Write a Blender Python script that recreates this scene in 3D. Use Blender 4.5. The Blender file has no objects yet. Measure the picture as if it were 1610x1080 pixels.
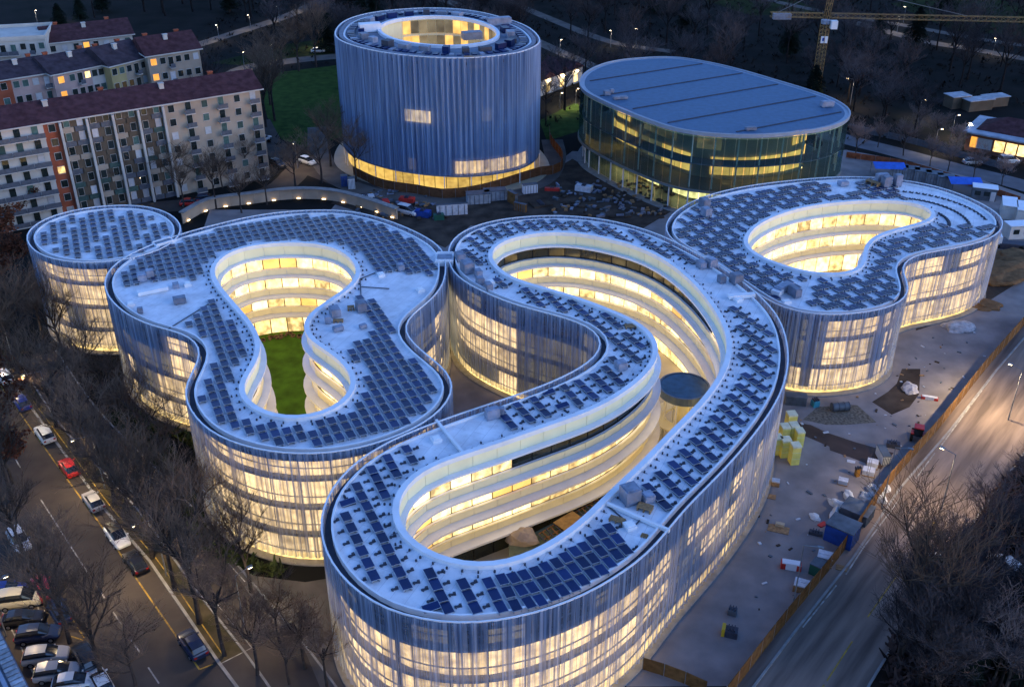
import bpy, bmesh, math, random
from mathutils import Vector, Matrix
R = math.radians
rng = random.Random(7)
sc = bpy.context.scene
col = sc.collection

# ------------------------------------------------------------------ camera
CAM_H = 78.0
PITCH = 30.0
cd = bpy.data.cameras.new('camera'); cd.sensor_width = 36; cd.lens = 36; cd.clip_end = 9000; cd.clip_start = 1
cam = bpy.data.objects.new('camera', cd); col.objects.link(cam)
cam.location = (0, 0, CAM_H); cam.rotation_euler = (R(90 - PITCH), 0, 0)
sc.camera = cam
# ------------------------------------------------------------------ dusk sky
w = bpy.data.worlds.new('World'); sc.world = w; w.use_nodes = True
nt = w.node_tree; bg = nt.nodes['Background']
sky = nt.nodes.new('ShaderNodeTexSky'); sky.sky_type = 'NISHITA'; sky.sun_disc = False
sky.sun_elevation = R(3); sky.sun_rotation = R(110); sky.air_density = 1.0; sky.dust_density = .3; sky.ozone_density = 3.0
tint = nt.nodes.new('ShaderNodeMixRGB'); tint.blend_type = 'MULTIPLY'; tint.inputs[0].default_value = 1
tint.inputs[2].default_value = (1.04, .98, 1.30, 1)        # cold white balance of the dusk photograph
nt.links.new(sky.outputs[0], tint.inputs[1]); nt.links.new(tint.outputs[0], bg.inputs[0])
bg.inputs[1].default_value = .15
sd = bpy.data.lights.new('sun', 'SUN'); sd.energy = .09; sd.angle = R(30); sd.color = (.72, .85, 1)
sun = bpy.data.objects.new('sun', sd); col.objects.link(sun); sun.rotation_euler = (R(68), 0, R(70))
sun.location = (0, 0, 200)
sc.view_settings.view_transform = 'Standard'; sc.view_settings.look = 'None'
sc.view_settings.exposure = 2.6; sc.view_settings.gamma = 1
cy = sc.cycles
cy.use_denoising = True
try: cy.denoiser = 'OPENIMAGEDENOISE'
except Exception: pass
cy.max_bounces = 5; cy.diffuse_bounces = 3; cy.glossy_bounces = 2; cy.transmission_bounces = 3
cy.transparent_max_bounces = 12; cy.sample_clamp_indirect = 4; cy.caustics_reflective = False; cy.caustics_refractive = False

# ------------------------------------------------------------------ survey: photo point -> plan point at height z
CP, SP = math.cos(R(PITCH)), math.sin(R(PITCH))
def site(px, py, z=0.0):
    u = (px - 805) / 1610; v = (py - 540) / 1610
    t = (CAM_H - z) / (SP + v * CP)
    return Vector((u * t, (CP - v * SP) * t, z))
def sites(pts, z=0.0): return [site(x, y, z) for x, y in pts]

# ------------------------------------------------------------------ materials
MATS = {}
def pm(name, c, rough=.7, metal=0, var=.22, scale=1.5, bump=0, c2=None, spec=.4, stretch=None, orand=0, turn=0):
    if name in MATS: return MATS[name]
    m = bpy.data.materials.new(name); m.use_nodes = True; n = m.node_tree; b = n.nodes['Principled BSDF']
    tc = n.nodes.new('ShaderNodeNewGeometry')
    mp = n.nodes.new('ShaderNodeMapping'); n.links.new(tc.outputs['Position'], mp.inputs[0])
    if turn:
        mp.inputs['Rotation'].default_value = (0, 0, turn); m_2 = n.nodes.new('ShaderNodeMapping'); n.links.new(mp.outputs[0], m_2.inputs[0]); mp = m_2
    if stretch: mp.inputs['Scale'].default_value = stretch
    no = n.nodes.new('ShaderNodeTexNoise'); no.inputs['Scale'].default_value = scale; no.inputs['Detail'].default_value = 5
    n.links.new(mp.outputs[0], no.inputs['Vector'])
    cr = n.nodes.new('ShaderNodeValToRGB'); n.links.new(no.outputs['Fac'], cr.inputs[0])
    d = c2 if c2 else tuple(x * (1 - var) for x in c)
    e = c if c2 else tuple(min(1, x * (1 + var * .7)) for x in c)
    cr.color_ramp.elements[0].position = .32; cr.color_ramp.elements[1].position = .68
    cr.color_ramp.elements[0].color = (*d, 1); cr.color_ramp.elements[1].color = (*e, 1)
    out = cr.outputs[0]
    if orand:
        oi = n.nodes.new('ShaderNodeObjectInfo'); mr = n.nodes.new('ShaderNodeMapRange')
        mr.inputs[3].default_value = 1 - orand; mr.inputs[4].default_value = 1 + orand
        n.links.new(oi.outputs['Random'], mr.inputs[0])
        mu = n.nodes.new('ShaderNodeMixRGB'); mu.blend_type = 'MULTIPLY'; mu.inputs[0].default_value = 1
        n.links.new(out, mu.inputs[1]); n.links.new(mr.outputs[0], mu.inputs[2]); out = mu.outputs[0]
    n.links.new(out, b.inputs['Base Color'])
    b.inputs['Roughness'].default_value = rough; b.inputs['Metallic'].default_value = metal
    b.inputs['Specular IOR Level'].default_value = spec if rough < .84 else min(spec, .04)
    if bump:
        bp = n.nodes.new('ShaderNodeBump'); bp.inputs['Strength'].default_value = bump; bp.inputs['Distance'].default_value = .1
        n.links.new(no.outputs['Fac'], bp.inputs['Height']); n.links.new(bp.outputs[0], b.inputs['Normal'])
    MATS[name] = m; return m

def glow(name, c, strength, lo=.55, hi=1.25, sc_=(.35, .35, .5), dark=None):
    """lit window: emission broken up by what stands in the room, plus a glassy surface"""
    if name in MATS: return MATS[name]
    m = bpy.data.materials.new(name); m.use_nodes = True; n = m.node_tree; b = n.nodes['Principled BSDF']
    g = n.nodes.new('ShaderNodeNewGeometry'); mp = n.nodes.new('ShaderNodeMapping'); mp.inputs['Scale'].default_value = sc_
    n.links.new(g.outputs['Position'], mp.inputs[0])
    no = n.nodes.new('ShaderNodeTexNoise'); no.inputs['Scale'].default_value = 1.0; no.inputs['Detail'].default_value = 6
    n.links.new(mp.outputs[0], no.inputs['Vector'])
    oi = n.nodes.new('ShaderNodeObjectInfo')
    ad = n.nodes.new('ShaderNodeMath'); ad.operation = 'MULTIPLY_ADD'; ad.inputs[1].default_value = .35; ad.inputs[2].default_value = 0
    n.links.new(oi.outputs['Random'], ad.inputs[0])
    a2 = n.nodes.new('ShaderNodeMath'); a2.operation = 'ADD'; n.links.new(ad.outputs[0], a2.inputs[0]); n.links.new(no.outputs['Fac'], a2.inputs[1])
    mr = n.nodes.new('ShaderNodeMapRange'); mr.inputs[1].default_value = .42; mr.inputs[2].default_value = .9
    mr.inputs[3].default_value = lo * strength; mr.inputs[4].default_value = hi * strength
    n.links.new(a2.outputs[0], mr.inputs[0])
    cr = n.nodes.new('ShaderNodeMixRGB'); n.links.new(no.outputs['Fac'], cr.inputs[0])
    cr.inputs[1].default_value = (c[0], c[1] * .82, c[2] * .62, 1); cr.inputs[2].default_value = (*c, 1)
    n.links.new(cr.outputs[0], b.inputs['Emission Color']); n.links.new(mr.outputs[0], b.inputs['Emission Strength'])
    b.inputs['Base Color'].default_value = (.08, .07, .05, 1); b.inputs['Roughness'].default_value = .15
    MATS[name] = m; return m

def lamp_mat(name, c, s):
    if name in MATS: return MATS[name]
    m = bpy.data.materials.new(name); m.use_nodes = True; b = m.node_tree.nodes['Principled BSDF']
    b.inputs['Emission Color'].default_value = (*c, 1); b.inputs['Emission Strength'].default_value = s
    b.inputs['Base Color'].default_value = (.8, .8, .8, 1); MATS[name] = m; return m

def screen_mat(name, lo, hi, base=(.50, .54, .60), freq=1.3, soft=.35):
    """expanded metal mesh: fine holes average to partial transparency, folds vary it in vertical streaks"""
    m = bpy.data.materials.new(name); m.use_nodes = True; n = m.node_tree; b = n.nodes['Principled BSDF']
    uv = n.nodes.new('ShaderNodeUVMap'); mp = n.nodes.new('ShaderNodeMapping'); mp.inputs['Scale'].default_value = (freq, .035, 1)
    n.links.new(uv.outputs[0], mp.inputs[0])
    no = n.nodes.new('ShaderNodeTexNoise'); no.inputs['Scale'].default_value = 1; no.inputs['Detail'].default_value = 7; no.inputs['Roughness'].default_value = .72
    n.links.new(mp.outputs[0], no.inputs['Vector'])
    mr = n.nodes.new('ShaderNodeMapRange'); mr.inputs[1].default_value = .42; mr.inputs[2].default_value = .57
    mr.inputs[3].default_value = lo; mr.inputs[4].default_value = hi
    n.links.new(no.outputs['Fac'], mr.inputs[0])
    m2 = n.nodes.new('ShaderNodeMapping'); m2.inputs['Scale'].default_value = (freq * 2.7, .05, 1); m2.inputs['Location'].default_value = (31, 0, 0)
    n.links.new(uv.outputs[0], m2.inputs[0])
    n2 = n.nodes.new('ShaderNodeTexNoise'); n2.inputs['Scale'].default_value = 1; n2.inputs['Detail'].default_value = 4
    n.links.new(m2.outputs[0], n2.inputs['Vector'])
    cr = n.nodes.new('ShaderNodeValToRGB'); n.links.new(n2.outputs['Fac'], cr.inputs[0])
    cr.color_ramp.elements[0].position = .35; cr.color_ramp.elements[1].position = .65
    cr.color_ramp.elements[0].color = (base[0] * .30, base[1] * .36, base[2] * .46, 1); cr.color_ramp.elements[1].color = (*base, 1)  # light and shade of the folds put into the colour as streaks
    n.links.new(cr.outputs[0], b.inputs['Base Color'])
    b.inputs['Metallic'].default_value = .35; b.inputs['Roughness'].default_value = .5
    tr = n.nodes.new('ShaderNodeBsdfTransparent'); mx = n.nodes.new('ShaderNodeMixShader')
    tl = n.nodes.new('ShaderNodeBsdfTranslucent'); tl.inputs[0].default_value = (.80, .80, .78, 1); m3 = n.nodes.new('ShaderNodeMixShader'); m3.inputs[0].default_value = soft
    n.links.new(b.outputs[0], m3.inputs[1]); n.links.new(tl.outputs[0], m3.inputs[2])
    n.links.new(mr.outputs[0], mx.inputs[0]); n.links.new(m3.outputs[0], mx.inputs[1]); n.links.new(tr.outputs[0], mx.inputs[2])
    n.links.new(mx.outputs[0], n.nodes['Material Output'].inputs[0])
    MATS[name] = m; return m

def glass_mat(name, c, transp, rough=.05):
    m = bpy.data.materials.new(name); m.use_nodes = True; n = m.node_tree; b = n.nodes['Principled BSDF']
    b.inputs['Base Color'].default_value = (*c, 1); b.inputs['Roughness'].default_value = rough; b.inputs['Specular IOR Level'].default_value = .8
    tr = n.nodes.new('ShaderNodeBsdfTransparent'); tr.inputs[0].default_value = (.8, .95, .9, 1); mx = n.nodes.new('ShaderNodeMixShader'); mx.inputs[0].default_value = transp
    n.links.new(b.outputs[0], mx.inputs[1]); n.links.new(tr.outputs[0], mx.inputs[2]); n.links.new(mx.outputs[0], n.nodes['Material Output'].inputs[0])
    MATS[name] = m; return m

M_white = pm('white_coated_metal', (.70, .71, .73), .5, 0, .08, .6)
M_membrane = pm('roof_membrane', (.74, .74, .77), .75, 0, .14, .35, .05)
M_cream = pm('cream_render', (.86, .79, .50), .6, 0, .06, .5)
M_ledge = pm('pale_ledge', (.72, .74, .78), .5, 0, .06, .6)
M_gutter = pm('dark_gutter', (.030, .036, .055), .8, 0, .3, 1)
M_dark = pm('dark_wall', (.045, .047, .055), .7, 0, .3, .6)
M_slab = pm('slab_edge', (.17, .18, .22), .7, 0, .2, .6)
M_pv = pm('solar_glass', (.005, .018, .080), .35, 0, .2, .8, spec=.18, orand=.35)
M_pvframe = pm('aluminium_frame', (.42, .44, .48), .45, .6, .1, 2)
M_mount = pm('dark_bracket', (.05, .055, .075), .6, .2, .2, 3)
M_unit = pm('galvanised_unit', (.22, .25, .32), .5, .3, .25, 1.2, orand=.25)
M_wood = pm('raw_timber', (.30, .17, .075), .8, 0, .35, 3, orand=.2)
M_winA = glow('lit_window_warm', (1, .73, .31), .33, .30, 1.55, (1.1, 1.1, .9))
M_winB = glow('lit_window_pale', (1, .78, .38), .37, .30, 1.55, (1.1, 1.1, .9))
M_winC = glow('lit_window_amber', (1, .60, .17), .26)
M_winDim = glow('lit_window_dim', (.85, .76, .52), 0.035, .3, 1.4)
M_facA = glow('facade_window_lit', (1, .75, .40), .31, .45, 1.35, (.8, .8, 1.1))
M_base = glow('ground_floor_glow', (1, .68, .16), .13, .6, 1.3, (.8, .8, 1.1))
M_glassdark = pm('dark_glazing', (.020, .028, .026), .08, 0, .4, .4, spec=.7)
def roof_mat(name, c):
    m = pm(name, c, .78, 0, .16, .5, .04); n = m.node_tree; b = n.nodes['Principled BSDF']; src = b.inputs['Base Color'].links[0].from_socket
    g = n.nodes.new('ShaderNodeNewGeometry'); mp = n.nodes.new('ShaderNodeMapping'); mp.inputs['Rotation'].default_value = (0, 0, R(-66)); n.links.new(g.outputs['Position'], mp.inputs[0])
    bk = n.nodes.new('ShaderNodeTexBrick'); bk.inputs['Scale'].default_value = 1; bk.inputs['Brick Width'].default_value = 9; bk.inputs['Row Height'].default_value = 1.45; bk.inputs['Mortar Size'].default_value = .035
    bk.inputs['Color1'].default_value = (1, 1, 1, 1); bk.inputs['Color2'].default_value = (.93, .93, .94, 1); bk.inputs['Mortar'].default_value = (.78, .78, .8, 1); n.links.new(mp.outputs[0], bk.inputs['Vector'])
    st = n.nodes.new('ShaderNodeTexNoise'); st.inputs['Scale'].default_value = .9; st.inputs['Detail'].default_value = 8; st.inputs['Roughness'].default_value = .7; n.links.new(g.outputs['Position'], st.inputs['Vector'])
    cr = n.nodes.new('ShaderNodeValToRGB'); cr.color_ramp.elements[0].position = .30; cr.color_ramp.elements[1].position = .5; cr.color_ramp.elements[0].color = (.82, .81, .80, 1); cr.color_ramp.elements[1].color = (1, 1, 1, 1); n.links.new(st.outputs['Fac'], cr.inputs[0])
    last = src
    for o in (bk.outputs['Color'], cr.outputs[0]):
        mu = n.nodes.new('ShaderNodeMixRGB'); mu.blend_type = 'MULTIPLY'; mu.inputs[0].default_value = 1; n.links.new(last, mu.inputs[1]); n.links.new(o, mu.inputs[2]); last = mu.outputs[0]
    n.links.new(last, b.inputs['Base Color']); return m
M_membrane = roof_mat('roof_sheet', (.72, .72, .74))
M_screen = screen_mat('metal_mesh_screen', .05, .62, (.38, .51, .74), 3.2, .15)  # the dusk sky's blue is put into the aluminium's base colour
M_screen_tower = screen_mat('tower_mesh_screen', .08, .34, (.26, .41, .66), 2.3, .08)  # the tower mesh carries the sky's blue in its colour as well

# ------------------------------------------------------------------ mesh helpers
ORG = {}
def put(o, parent):
    col.objects.link(o)
    if parent: o.parent = parent
    return o
def tag(o, label=None, cat=None, group=None, kind=None):
    if label: o['label'] = label
    if cat: o['category'] = cat
    if group: o['group'] = group
    if kind: o['kind'] = kind
    return o
def thing(name, label, cat, loc=(0, 0, 0), group=None, rz=0):
    o = bpy.data.objects.new(name, None); col.objects.link(o); o.location = loc; o.rotation_euler = (0, 0, rz)
    o.empty_display_size = .5
    ORG[o.name] = Vector(loc); return tag(o, label, cat, group)
class MB:
    def __init__(s): s.v = []; s.f = []; s.m = []; s.uv = None
    def face(s, pts, mi=0):
        b = len(s.v); s.v += [tuple(p) for p in pts]; s.f.append(tuple(range(b, b + len(pts)))); s.m.append(mi)
    def box(s, c, d, rz=0, mi=0, tilt=0):
        cx, cy_, cz = c; hx, hy, hz = d[0] / 2, d[1] / 2, d[2] / 2; b = len(s.v); ca, sa = math.cos(rz), math.sin(rz)
        for z in (-hz, hz):
            for x, y in ((-hx, -hy), (hx, -hy), (hx, hy), (-hx, hy)):
                s.v.append((cx + x * ca - y * sa, cy_ + x * sa + y * ca, cz + z + x * tilt))
        for q in ((0, 3, 2, 1), (4, 5, 6, 7), (0, 1, 5, 4), (1, 2, 6, 5), (2, 3, 7, 6), (3, 0, 4, 7)):
            s.f.append(tuple(b + i for i in q)); s.m.append(mi)
    def tube(s, p0, p1, r0, r1=None, n=6, mi=0, cap=True):
        r1 = r0 if r1 is None else r1; p0 = Vector(p0); p1 = Vector(p1); d = (p1 - p0)
        if d.length < 1e-6: return
        d.normalize(); a = d.orthogonal().normalized(); c = d.cross(a); b = len(s.v)
        for p, r in ((p0, r0), (p1, r1)):
            for k in range(n):
                t = 2 * math.pi * k / n; s.v.append(tuple(p + a * (math.cos(t) * r) + c * (math.sin(t) * r)))
        for k in range(n):
            k2 = (k + 1) % n; s.f.append((b + k, b + k2, b + n + k2, b + n + k)); s.m.append(mi)
        if cap:
            s.f.append(tuple(b + k for k in reversed(range(n)))); s.m.append(mi)
            s.f.append(tuple(b + n + k for k in range(n))); s.m.append(mi)
    def prism(s, poly, z0, z1, mi=0, mtop=None):
        n = len(poly); b = len(s.v)
        s.v += [(p[0], p[1], z0) for p in poly] + [(p[0], p[1], z1) for p in poly]
        for k in range(n):
            k2 = (k + 1) % n; s.f.append((b + k, b + k2, b + n + k2, b + n + k)); s.m.append(mi)
        s.f.append(tuple(b + n + k for k in range(n))); s.m.append(mi if mtop is None else mtop)
        s.f.append(tuple(b + k for k in reversed(range(n)))); s.m.append(mi)
    def wall(s, loop, z0, z1, mi=0, closed=True):
        n = len(loop); b = len(s.v)
        s.v += [(p[0], p[1], z0) for p in loop] + [(p[0], p[1], z1) for p in loop]
        for k in range(n if closed else n - 1):
            k2 = (k + 1) % n; s.f.append((b + k, b + k2, b + n + k2, b + n + k)); s.m.append(mi)
    def ring(s, A, B, z, mi=0):
        n = len(A); b = len(s.v)
        s.v += [(p[0], p[1], z) for p in A] + [(p[0], p[1], z) for p in B]
        for k in range(n):
            k2 = (k + 1) % n; s.f.append((b + k, b + k2, b + n + k2, b + n + k)); s.m.append(mi)
    def slab(s, A, B, z0, z1, mi=0):
        s.ring(A, B, z1, mi); s.ring(A, B, z0, mi); s.wall(A, z0, z1, mi); s.wall(B, z0, z1, mi)
    def mesh(s, name, mats, org=None, smooth=False):
        me = bpy.data.meshes.new(name)
        v = s.v if org is None else [(x - org[0], y - org[1], z - org[2]) for x, y, z in s.v]
        me.from_pydata(v, [], s.f)
        if not isinstance(mats, (list, tuple)): mats = [mats]
        for m in mats: me.materials.append(m)
        if len(mats) > 1: me.polygons.foreach_set('material_index', s.m)
        if smooth: me.polygons.foreach_set('use_smooth', [True] * len(s.f))
        me.update(); return me
    def build(s, name, mats, parent=None, smooth=False, kind=None):
        org = ORG.get(parent.name) if parent else None
        o = put(bpy.data.objects.new(name, s.mesh(name, mats, org, smooth)), parent)
        if parent: ORG[o.name] = org
        if kind: o['kind'] = kind
        return o
def inst(name, me, parent, loc, rz=0, scale=(1, 1, 1), rot=None):
    o = bpy.data.objects.new(name, me); col.objects.link(o)
    if parent:
        o.parent = parent; og = ORG.get(parent.name, Vector()); loc = Vector(loc) - og
    o.location = loc; o.rotation_euler = rot if rot else (0, 0, rz); o.scale = scale; return o
def fill_poly(name, outer, z, mat, parent=None, hole=None, kind=None, thick=0):
    """flat sheet from an outline, with an optional hole"""
    bm = bmesh.new(); edges = []
    for lp in ([outer] + ([hole] if hole else [])):
        vs = [bm.verts.new((p[0], p[1], z)) for p in lp]
        edges += [bm.edges.new((vs[i], vs[(i + 1) % len(vs)])) for i in range(len(vs))]
    bmesh.ops.triangle_fill(bm, edges=edges, use_beauty=True)
    bmesh.ops.recalc_face_normals(bm, faces=bm.faces)
    if sum(f.normal.z for f in bm.faces) < 0: bmesh.ops.reverse_faces(bm, faces=bm.faces)
    if parent: bmesh.ops.translate(bm, verts=bm.verts, vec=-ORG[parent.name])
    me = bpy.data.meshes.new(name); bm.to_mesh(me); bm.free(); me.materials.append(mat)
    o = put(bpy.data.objects.new(name, me), parent)
    if kind: o['kind'] = kind
    return o
def area2(lp): return sum(lp[i][0] * lp[(i + 1) % len(lp)][1] - lp[(i + 1) % len(lp)][0] * lp[i][1] for i in range(len(lp)))
def smooth_loop(pts, step, it=6):
    """closed Catmull-Rom through surveyed points, resampled evenly, counter-clockwise, lightly relaxed"""
    P = [Vector((p[0], p[1])) for p in pts]
    if area2(P) < 0: P.reverse()
    n = len(P); D = []
    for i in range(n):
        a, b, c, d = P[i - 1], P[i], P[(i + 1) % n], P[(i + 2) % n]
        for k in range(12):
            t = k / 12
            D.append(.5 * ((2 * b) + (c - a) * t + (2 * a - 5 * b + 4 * c - d) * t * t + (3 * b - a - 3 * c + d) * t ** 3))
    def res(D, m):
        L = [0]
        for i in range(len(D)): L.append(L[-1] + (D[(i + 1) % len(D)] - D[i]).length)
        out = []; j = 0
        for k in range(m):
            s = L[-1] * k / m
            while L[j + 1] < s: j += 1
            t = (s - L[j]) / max(1e-9, L[j + 1] - L[j]); out.append(D[j].lerp(D[(j + 1) % len(D)], t))
        return out, L[-1]
    _, tot = res(D, 4)
    S, _ = res(D, max(24, int(tot / 1.2)))
    for _k in range(it):
        S = [S[i] * .5 + (S[i - 1] + S[(i + 1) % len(S)]) * .25 for i in range(len(S))]
    m = max(24, int(tot / step)); out, tot = res(S, m - m % 2)
    return out, tot
def normals(lp):
    n = len(lp); N = []
    for i in range(n):
        t = lp[(i + 1) % n] - lp[i - 1]; N.append(Vector((t.y, -t.x)).normalized())   # outward for ccw
    return N
def offset(lp, d):
    N = normals(lp); return [p + q * d for p, q in zip(lp, N)]
def inside(p, poly):
    x, y = p[0], p[1]; c = False; n = len(poly); j = n - 1
    for i in range(n):
        xi, yi = poly[i][0], poly[i][1]; xj, yj = poly[j][0], poly[j][1]
        if (yi > y) != (yj > y) and x < (xj - xi) * (y - yi) / (yj - yi) + xi: c = not c
        j = i
    return c
def dist_loop(p, lp): return min((p[0] - q[0]) ** 2 + (p[1] - q[1]) ** 2 for q in lp) ** .5
def nearest(p, lp): return min(range(len(lp)), key=lambda i: (p[0] - lp[i][0]) ** 2 + (p[1] - lp[i][1]) ** 2)
def ribbon(name, pts, width, z, mat, parent=None, kind=None, thick=0):
    n = len(pts); A = []; B = []
    for i in range(n):
        t = Vector((pts[min(n - 1, i + 1)][0] - pts[max(0, i - 1)][0], pts[min(n - 1, i + 1)][1] - pts[max(0, i - 1)][1])).normalized()
        q = Vector((t.y, -t.x)) * width / 2; p = Vector((pts[i][0], pts[i][1])); A.append(p + q); B.append(p - q)
    mb = MB(); b = 0
    mb.v = [(p.x, p.y, z) for p in A] + [(p.x, p.y, z) for p in B]
    for i in range(n - 1): mb.f.append((i, i + 1, n + i + 1, n + i)); mb.m.append(0)
    if thick:
        m0 = len(mb.v); mb.v += [(p.x, p.y, z - thick) for p in A] + [(p.x, p.y, z - thick) for p in B]
        for i in range(n - 1):
            mb.f.append((i, m0 + i, m0 + i + 1, i + 1)); mb.m.append(0); mb.f.append((n + i, n + i + 1, m0 + n + i + 1, m0 + n + i)); mb.m.append(0)
        for i in (0, n - 1): mb.f.append((i, n + i, m0 + n + i, m0 + i)); mb.m.append(0)
    return mb.build(name, mat, parent, kind=kind)
def dense(pts, step=3.0):
    """open smooth line through points"""
    P = [Vector((p[0], p[1])) for p in pts]; P = [P[0] * 2 - P[1]] + P + [P[-1] * 2 - P[-2]]; out = []
    for i in range(1, len(P) - 2):
        a, b, c, d = P[i - 1:i + 3]; k = max(2, int((c - b).length / step))
        for j in range(k):
            t = j / k; out.append(.5 * ((2 * b) + (c - a) * t + (2 * a - 5 * b + 4 * c - d) * t * t + (3 * b - a - 3 * c + d) * t ** 3))
    return out + [P[-2]]
# ================================================================== the ground, roads, lawns
M_soil = pm('dark_soil', (.018, .017, .016), .95, 0, 0, .12, .4, c2=(.008, .010, .009))
M_litter = pm('leaf_litter', (.030, .020, .015), .95, 0, 0, .5, .5, c2=(.010, .008, .006))
M_asphalt = pm('asphalt', (.080, .066, .056), .85, 0, 0, .25, .1, c2=(.050, .043, .039))
_d = site(1417, 781) - site(1262, 986)
M_street = pm('dusty_asphalt', (.25, .19, .155), .9, 0, 0, .9, .15, c2=(.095, .074, .064), stretch=(.07, .8, 1), turn=-math.atan2(_d.y, _d.x))
M_site = pm('site_screed', (.28, .252, .24), .85, 0, 0, .28, .3, c2=(.18, .163, .158))
M_mud = pm('churned_mud', (.085, .065, .050), .95, 0, 0, .35, .5, c2=(.035, .028, .023))
M_lawn = pm('mown_lawn', (.072, .165, .018), .95, 0, 0, .45, .6, c2=(.040, .085, .012))
M_park = pm('park_grass', (.022, .034, .010), .95, 0, 0, .15, .5, c2=(.009, .014, .006))
M_path = pm('pale_path', (.11, .10, .09), .9, 0, .25, .3)
M_kerb = pm('kerb_stone', (.26, .25, .235), .85, 0, .2, 1)
M_paintw = pm('white_road_paint', (.42, .40, .36), .85, 0, 0, 1.1, c2=(.13, .12, .105))
M_painty = pm('yellow_road_paint', (.48, .30, .05), .85, 0, 0, 1.1, c2=(.16, .11, .04))
M_gravel = pm('gravel', (.16, .14, .11), .95, 0, .5, 3, .4)
def sheet(name, pts, z, mat, kind='structure'):
    return fill_poly(name, pts, z, mat, kind=kind)
g = MB(); g.face([(-4000, -300, 0), (4000, -300, 0), (4000, 6000, 0), (-4000, 6000, 0)]); g.build('ground', M_soil, kind='structure')
def G(*pts): return [site(x, y) for x, y in pts]
# campus floor and building site
sheet('site_ground', G((985,1079),(1159,1078),(1228,988),(1322,872),(1398,762),(1478,671),(1550,580),(1640,478),(1680,330),(1500,268),(1330,236),(1180,250),(900,238),(868,262),(690,300),(560,285),(520,330),(330,330),(300,420),(700,700),(900,1000)), .012, M_site)
sheet('muddy_ground', G((560,290),(690,312),(850,280),(900,250),(1000,310),(1060,330),(1010,360),(860,345),(740,355),(700,390),(660,372),(600,345),(520,320)), .018, M_mud)
sheet('earth_bed', G((1371,632),(1396,616),(1410,603),(1418,580),(1447,580),(1445,620),(1430,640),(1402,652)), .022, M_mud)
sheet('damp_patch', G((1250,664),(1275,668),(1300,680),(1345,695),(1405,712),(1385,738),(1345,722),(1305,708),(1304,702),(1262,684)), .022, pm('wet_earth', (.045, .026, .018), .6, 0, .4, .4))
sheet('trench_bed', G((1262,660),(1285,640),(1330,636),(1348,637),(1378,664),(1330,668),(1300,668)), .021, M_gravel)
sheet('far_earth', G((1440,470),(1500,440),(1560,400),(1640,380),(1640,420),(1560,470),(1500,500),(1440,520)), .02, M_mud)
# avenue on the left
KL = [site(*p) for p in ((-60,492),(0,575),(44,634),(117,734.6),(168,805),(235,882),(290,962),(342,1038.7),(372,1079),(420,1150))]
def shift(line, d):
    out = []
    for i, p in enumerate(line):
        t = (line[min(len(line) - 1, i + 1)] - line[max(0, i - 1)]); t.z = 0; t.normalize()
        out.append(Vector((p.x + t.y * d, p.y - t.x * d, p.z)))
    return out
av_far = shift(KL, 30)
sheet('avenue', KL + av_far[::-1], .012, M_asphalt)
ribbon('kerb', KL, .3, .13, M_kerb, kind='structure', thick=.13)
YL = dense([site(*p) for p in ((-40,545),(3,609),(107,755),(168,838.6),(218,914.5),(313.6,1052))])
yl = ribbon('yellow_line', YL, .16, .020, M_painty, kind='structure')
ribbon('yellow_line', [site(313.6, 1052), site(335, 1044)], .16, .020, M_painty, kind='structure')
KY = shift(KL, -.75); ribbon('yellow_kerb_line', dense(KY[2:8]), .12, .021, M_painty, kind='structure')
for a, b in (((12,700),(32,735)),((64,785),(137,899)),((152.6,921),(164.4,939.7)),((177.8,961.5),(191,981.6)),((206,1005),(219.7,1025)),((233,1048.7),(250,1074)),((-20,640),(2,680))):
    ribbon('lane_dash', dense([site(*a), site(*b)]), .14, .020, M_paintw, kind='structure')
for a, b in (((112,1000),(131,1006)),((92,940),(133,1003)),((2,958),(26,1004)),((33,1017),(58,1070)),((57,940),(64,975))):
    ribbon('bay_line', dense([site(*a), site(*b)]), .14, .020, M_painty if a[0] in (112, 92) else M_paintw, kind='structure')
SWL = [site(*p) for p in ((-40,880),(0,945),(20,985),(52,1060),(70,1100))]
# service lane beside the campus, with a planted strip between
SV = dense([site(*p) for p in ((60,560),(120,650),(190,725),(260,800),(345,912),(425,1010),(480,1085),(510,1130))])
ribbon('service_lane', SV, 5.0, .014, M_asphalt, kind='structure')
ribbon('kerb', [p for p in shift([Vector((q.x, q.y, 0)) for q in SV], 2.6)], .22, .10, M_kerb, kind='structure', thick=.1)
ribbon('kerb', [p for p in shift([Vector((q.x, q.y, 0)) for q in SV], -2.6)], .22, .10, M_kerb, kind='structure', thick=.1)
for a, b in (((204,770),(261,844)),((282,872),(311,911)),((335,941),(396,1018)),((302,830),(309,873)),((358,884),(386,915)),((396,1018),(345,1044))):
    ribbon('lane_dash', dense([site(*a), site(*b)]), .12, .022, M_paintw, kind='structure')
sheet('verge', [p for p in KL[1:8]] + [Vector((q.x, q.y, 0)) for q in shift([Vector((q.x, q.y, 0)) for q in SV], 2.5)][::-1][2:-1], .008, pm('trodden_verge', (.085, .066, .040), .95, 0, 0, .5, .5, c2=(.036, .034, .018)))
sheet('side_street', G((345,1045),(398,1018),(470,1092),(520,1150),(420,1160)), .0165, M_asphalt)
sheet('campus_lawn', G((200,640),(262,690),(300,740),(330,840),(380,890),(440,930),(505,930),(520,1060),(500,1120),(470,1070),(400,970),(330,880),(240,770),(150,660)), .010, M_park)
sheet('campus_path', G((355,880),(400,905),(480,915),(570,900),(570,1090),(520,1120),(470,1000),(440,985),(400,945)), .0175, M_path)
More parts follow.
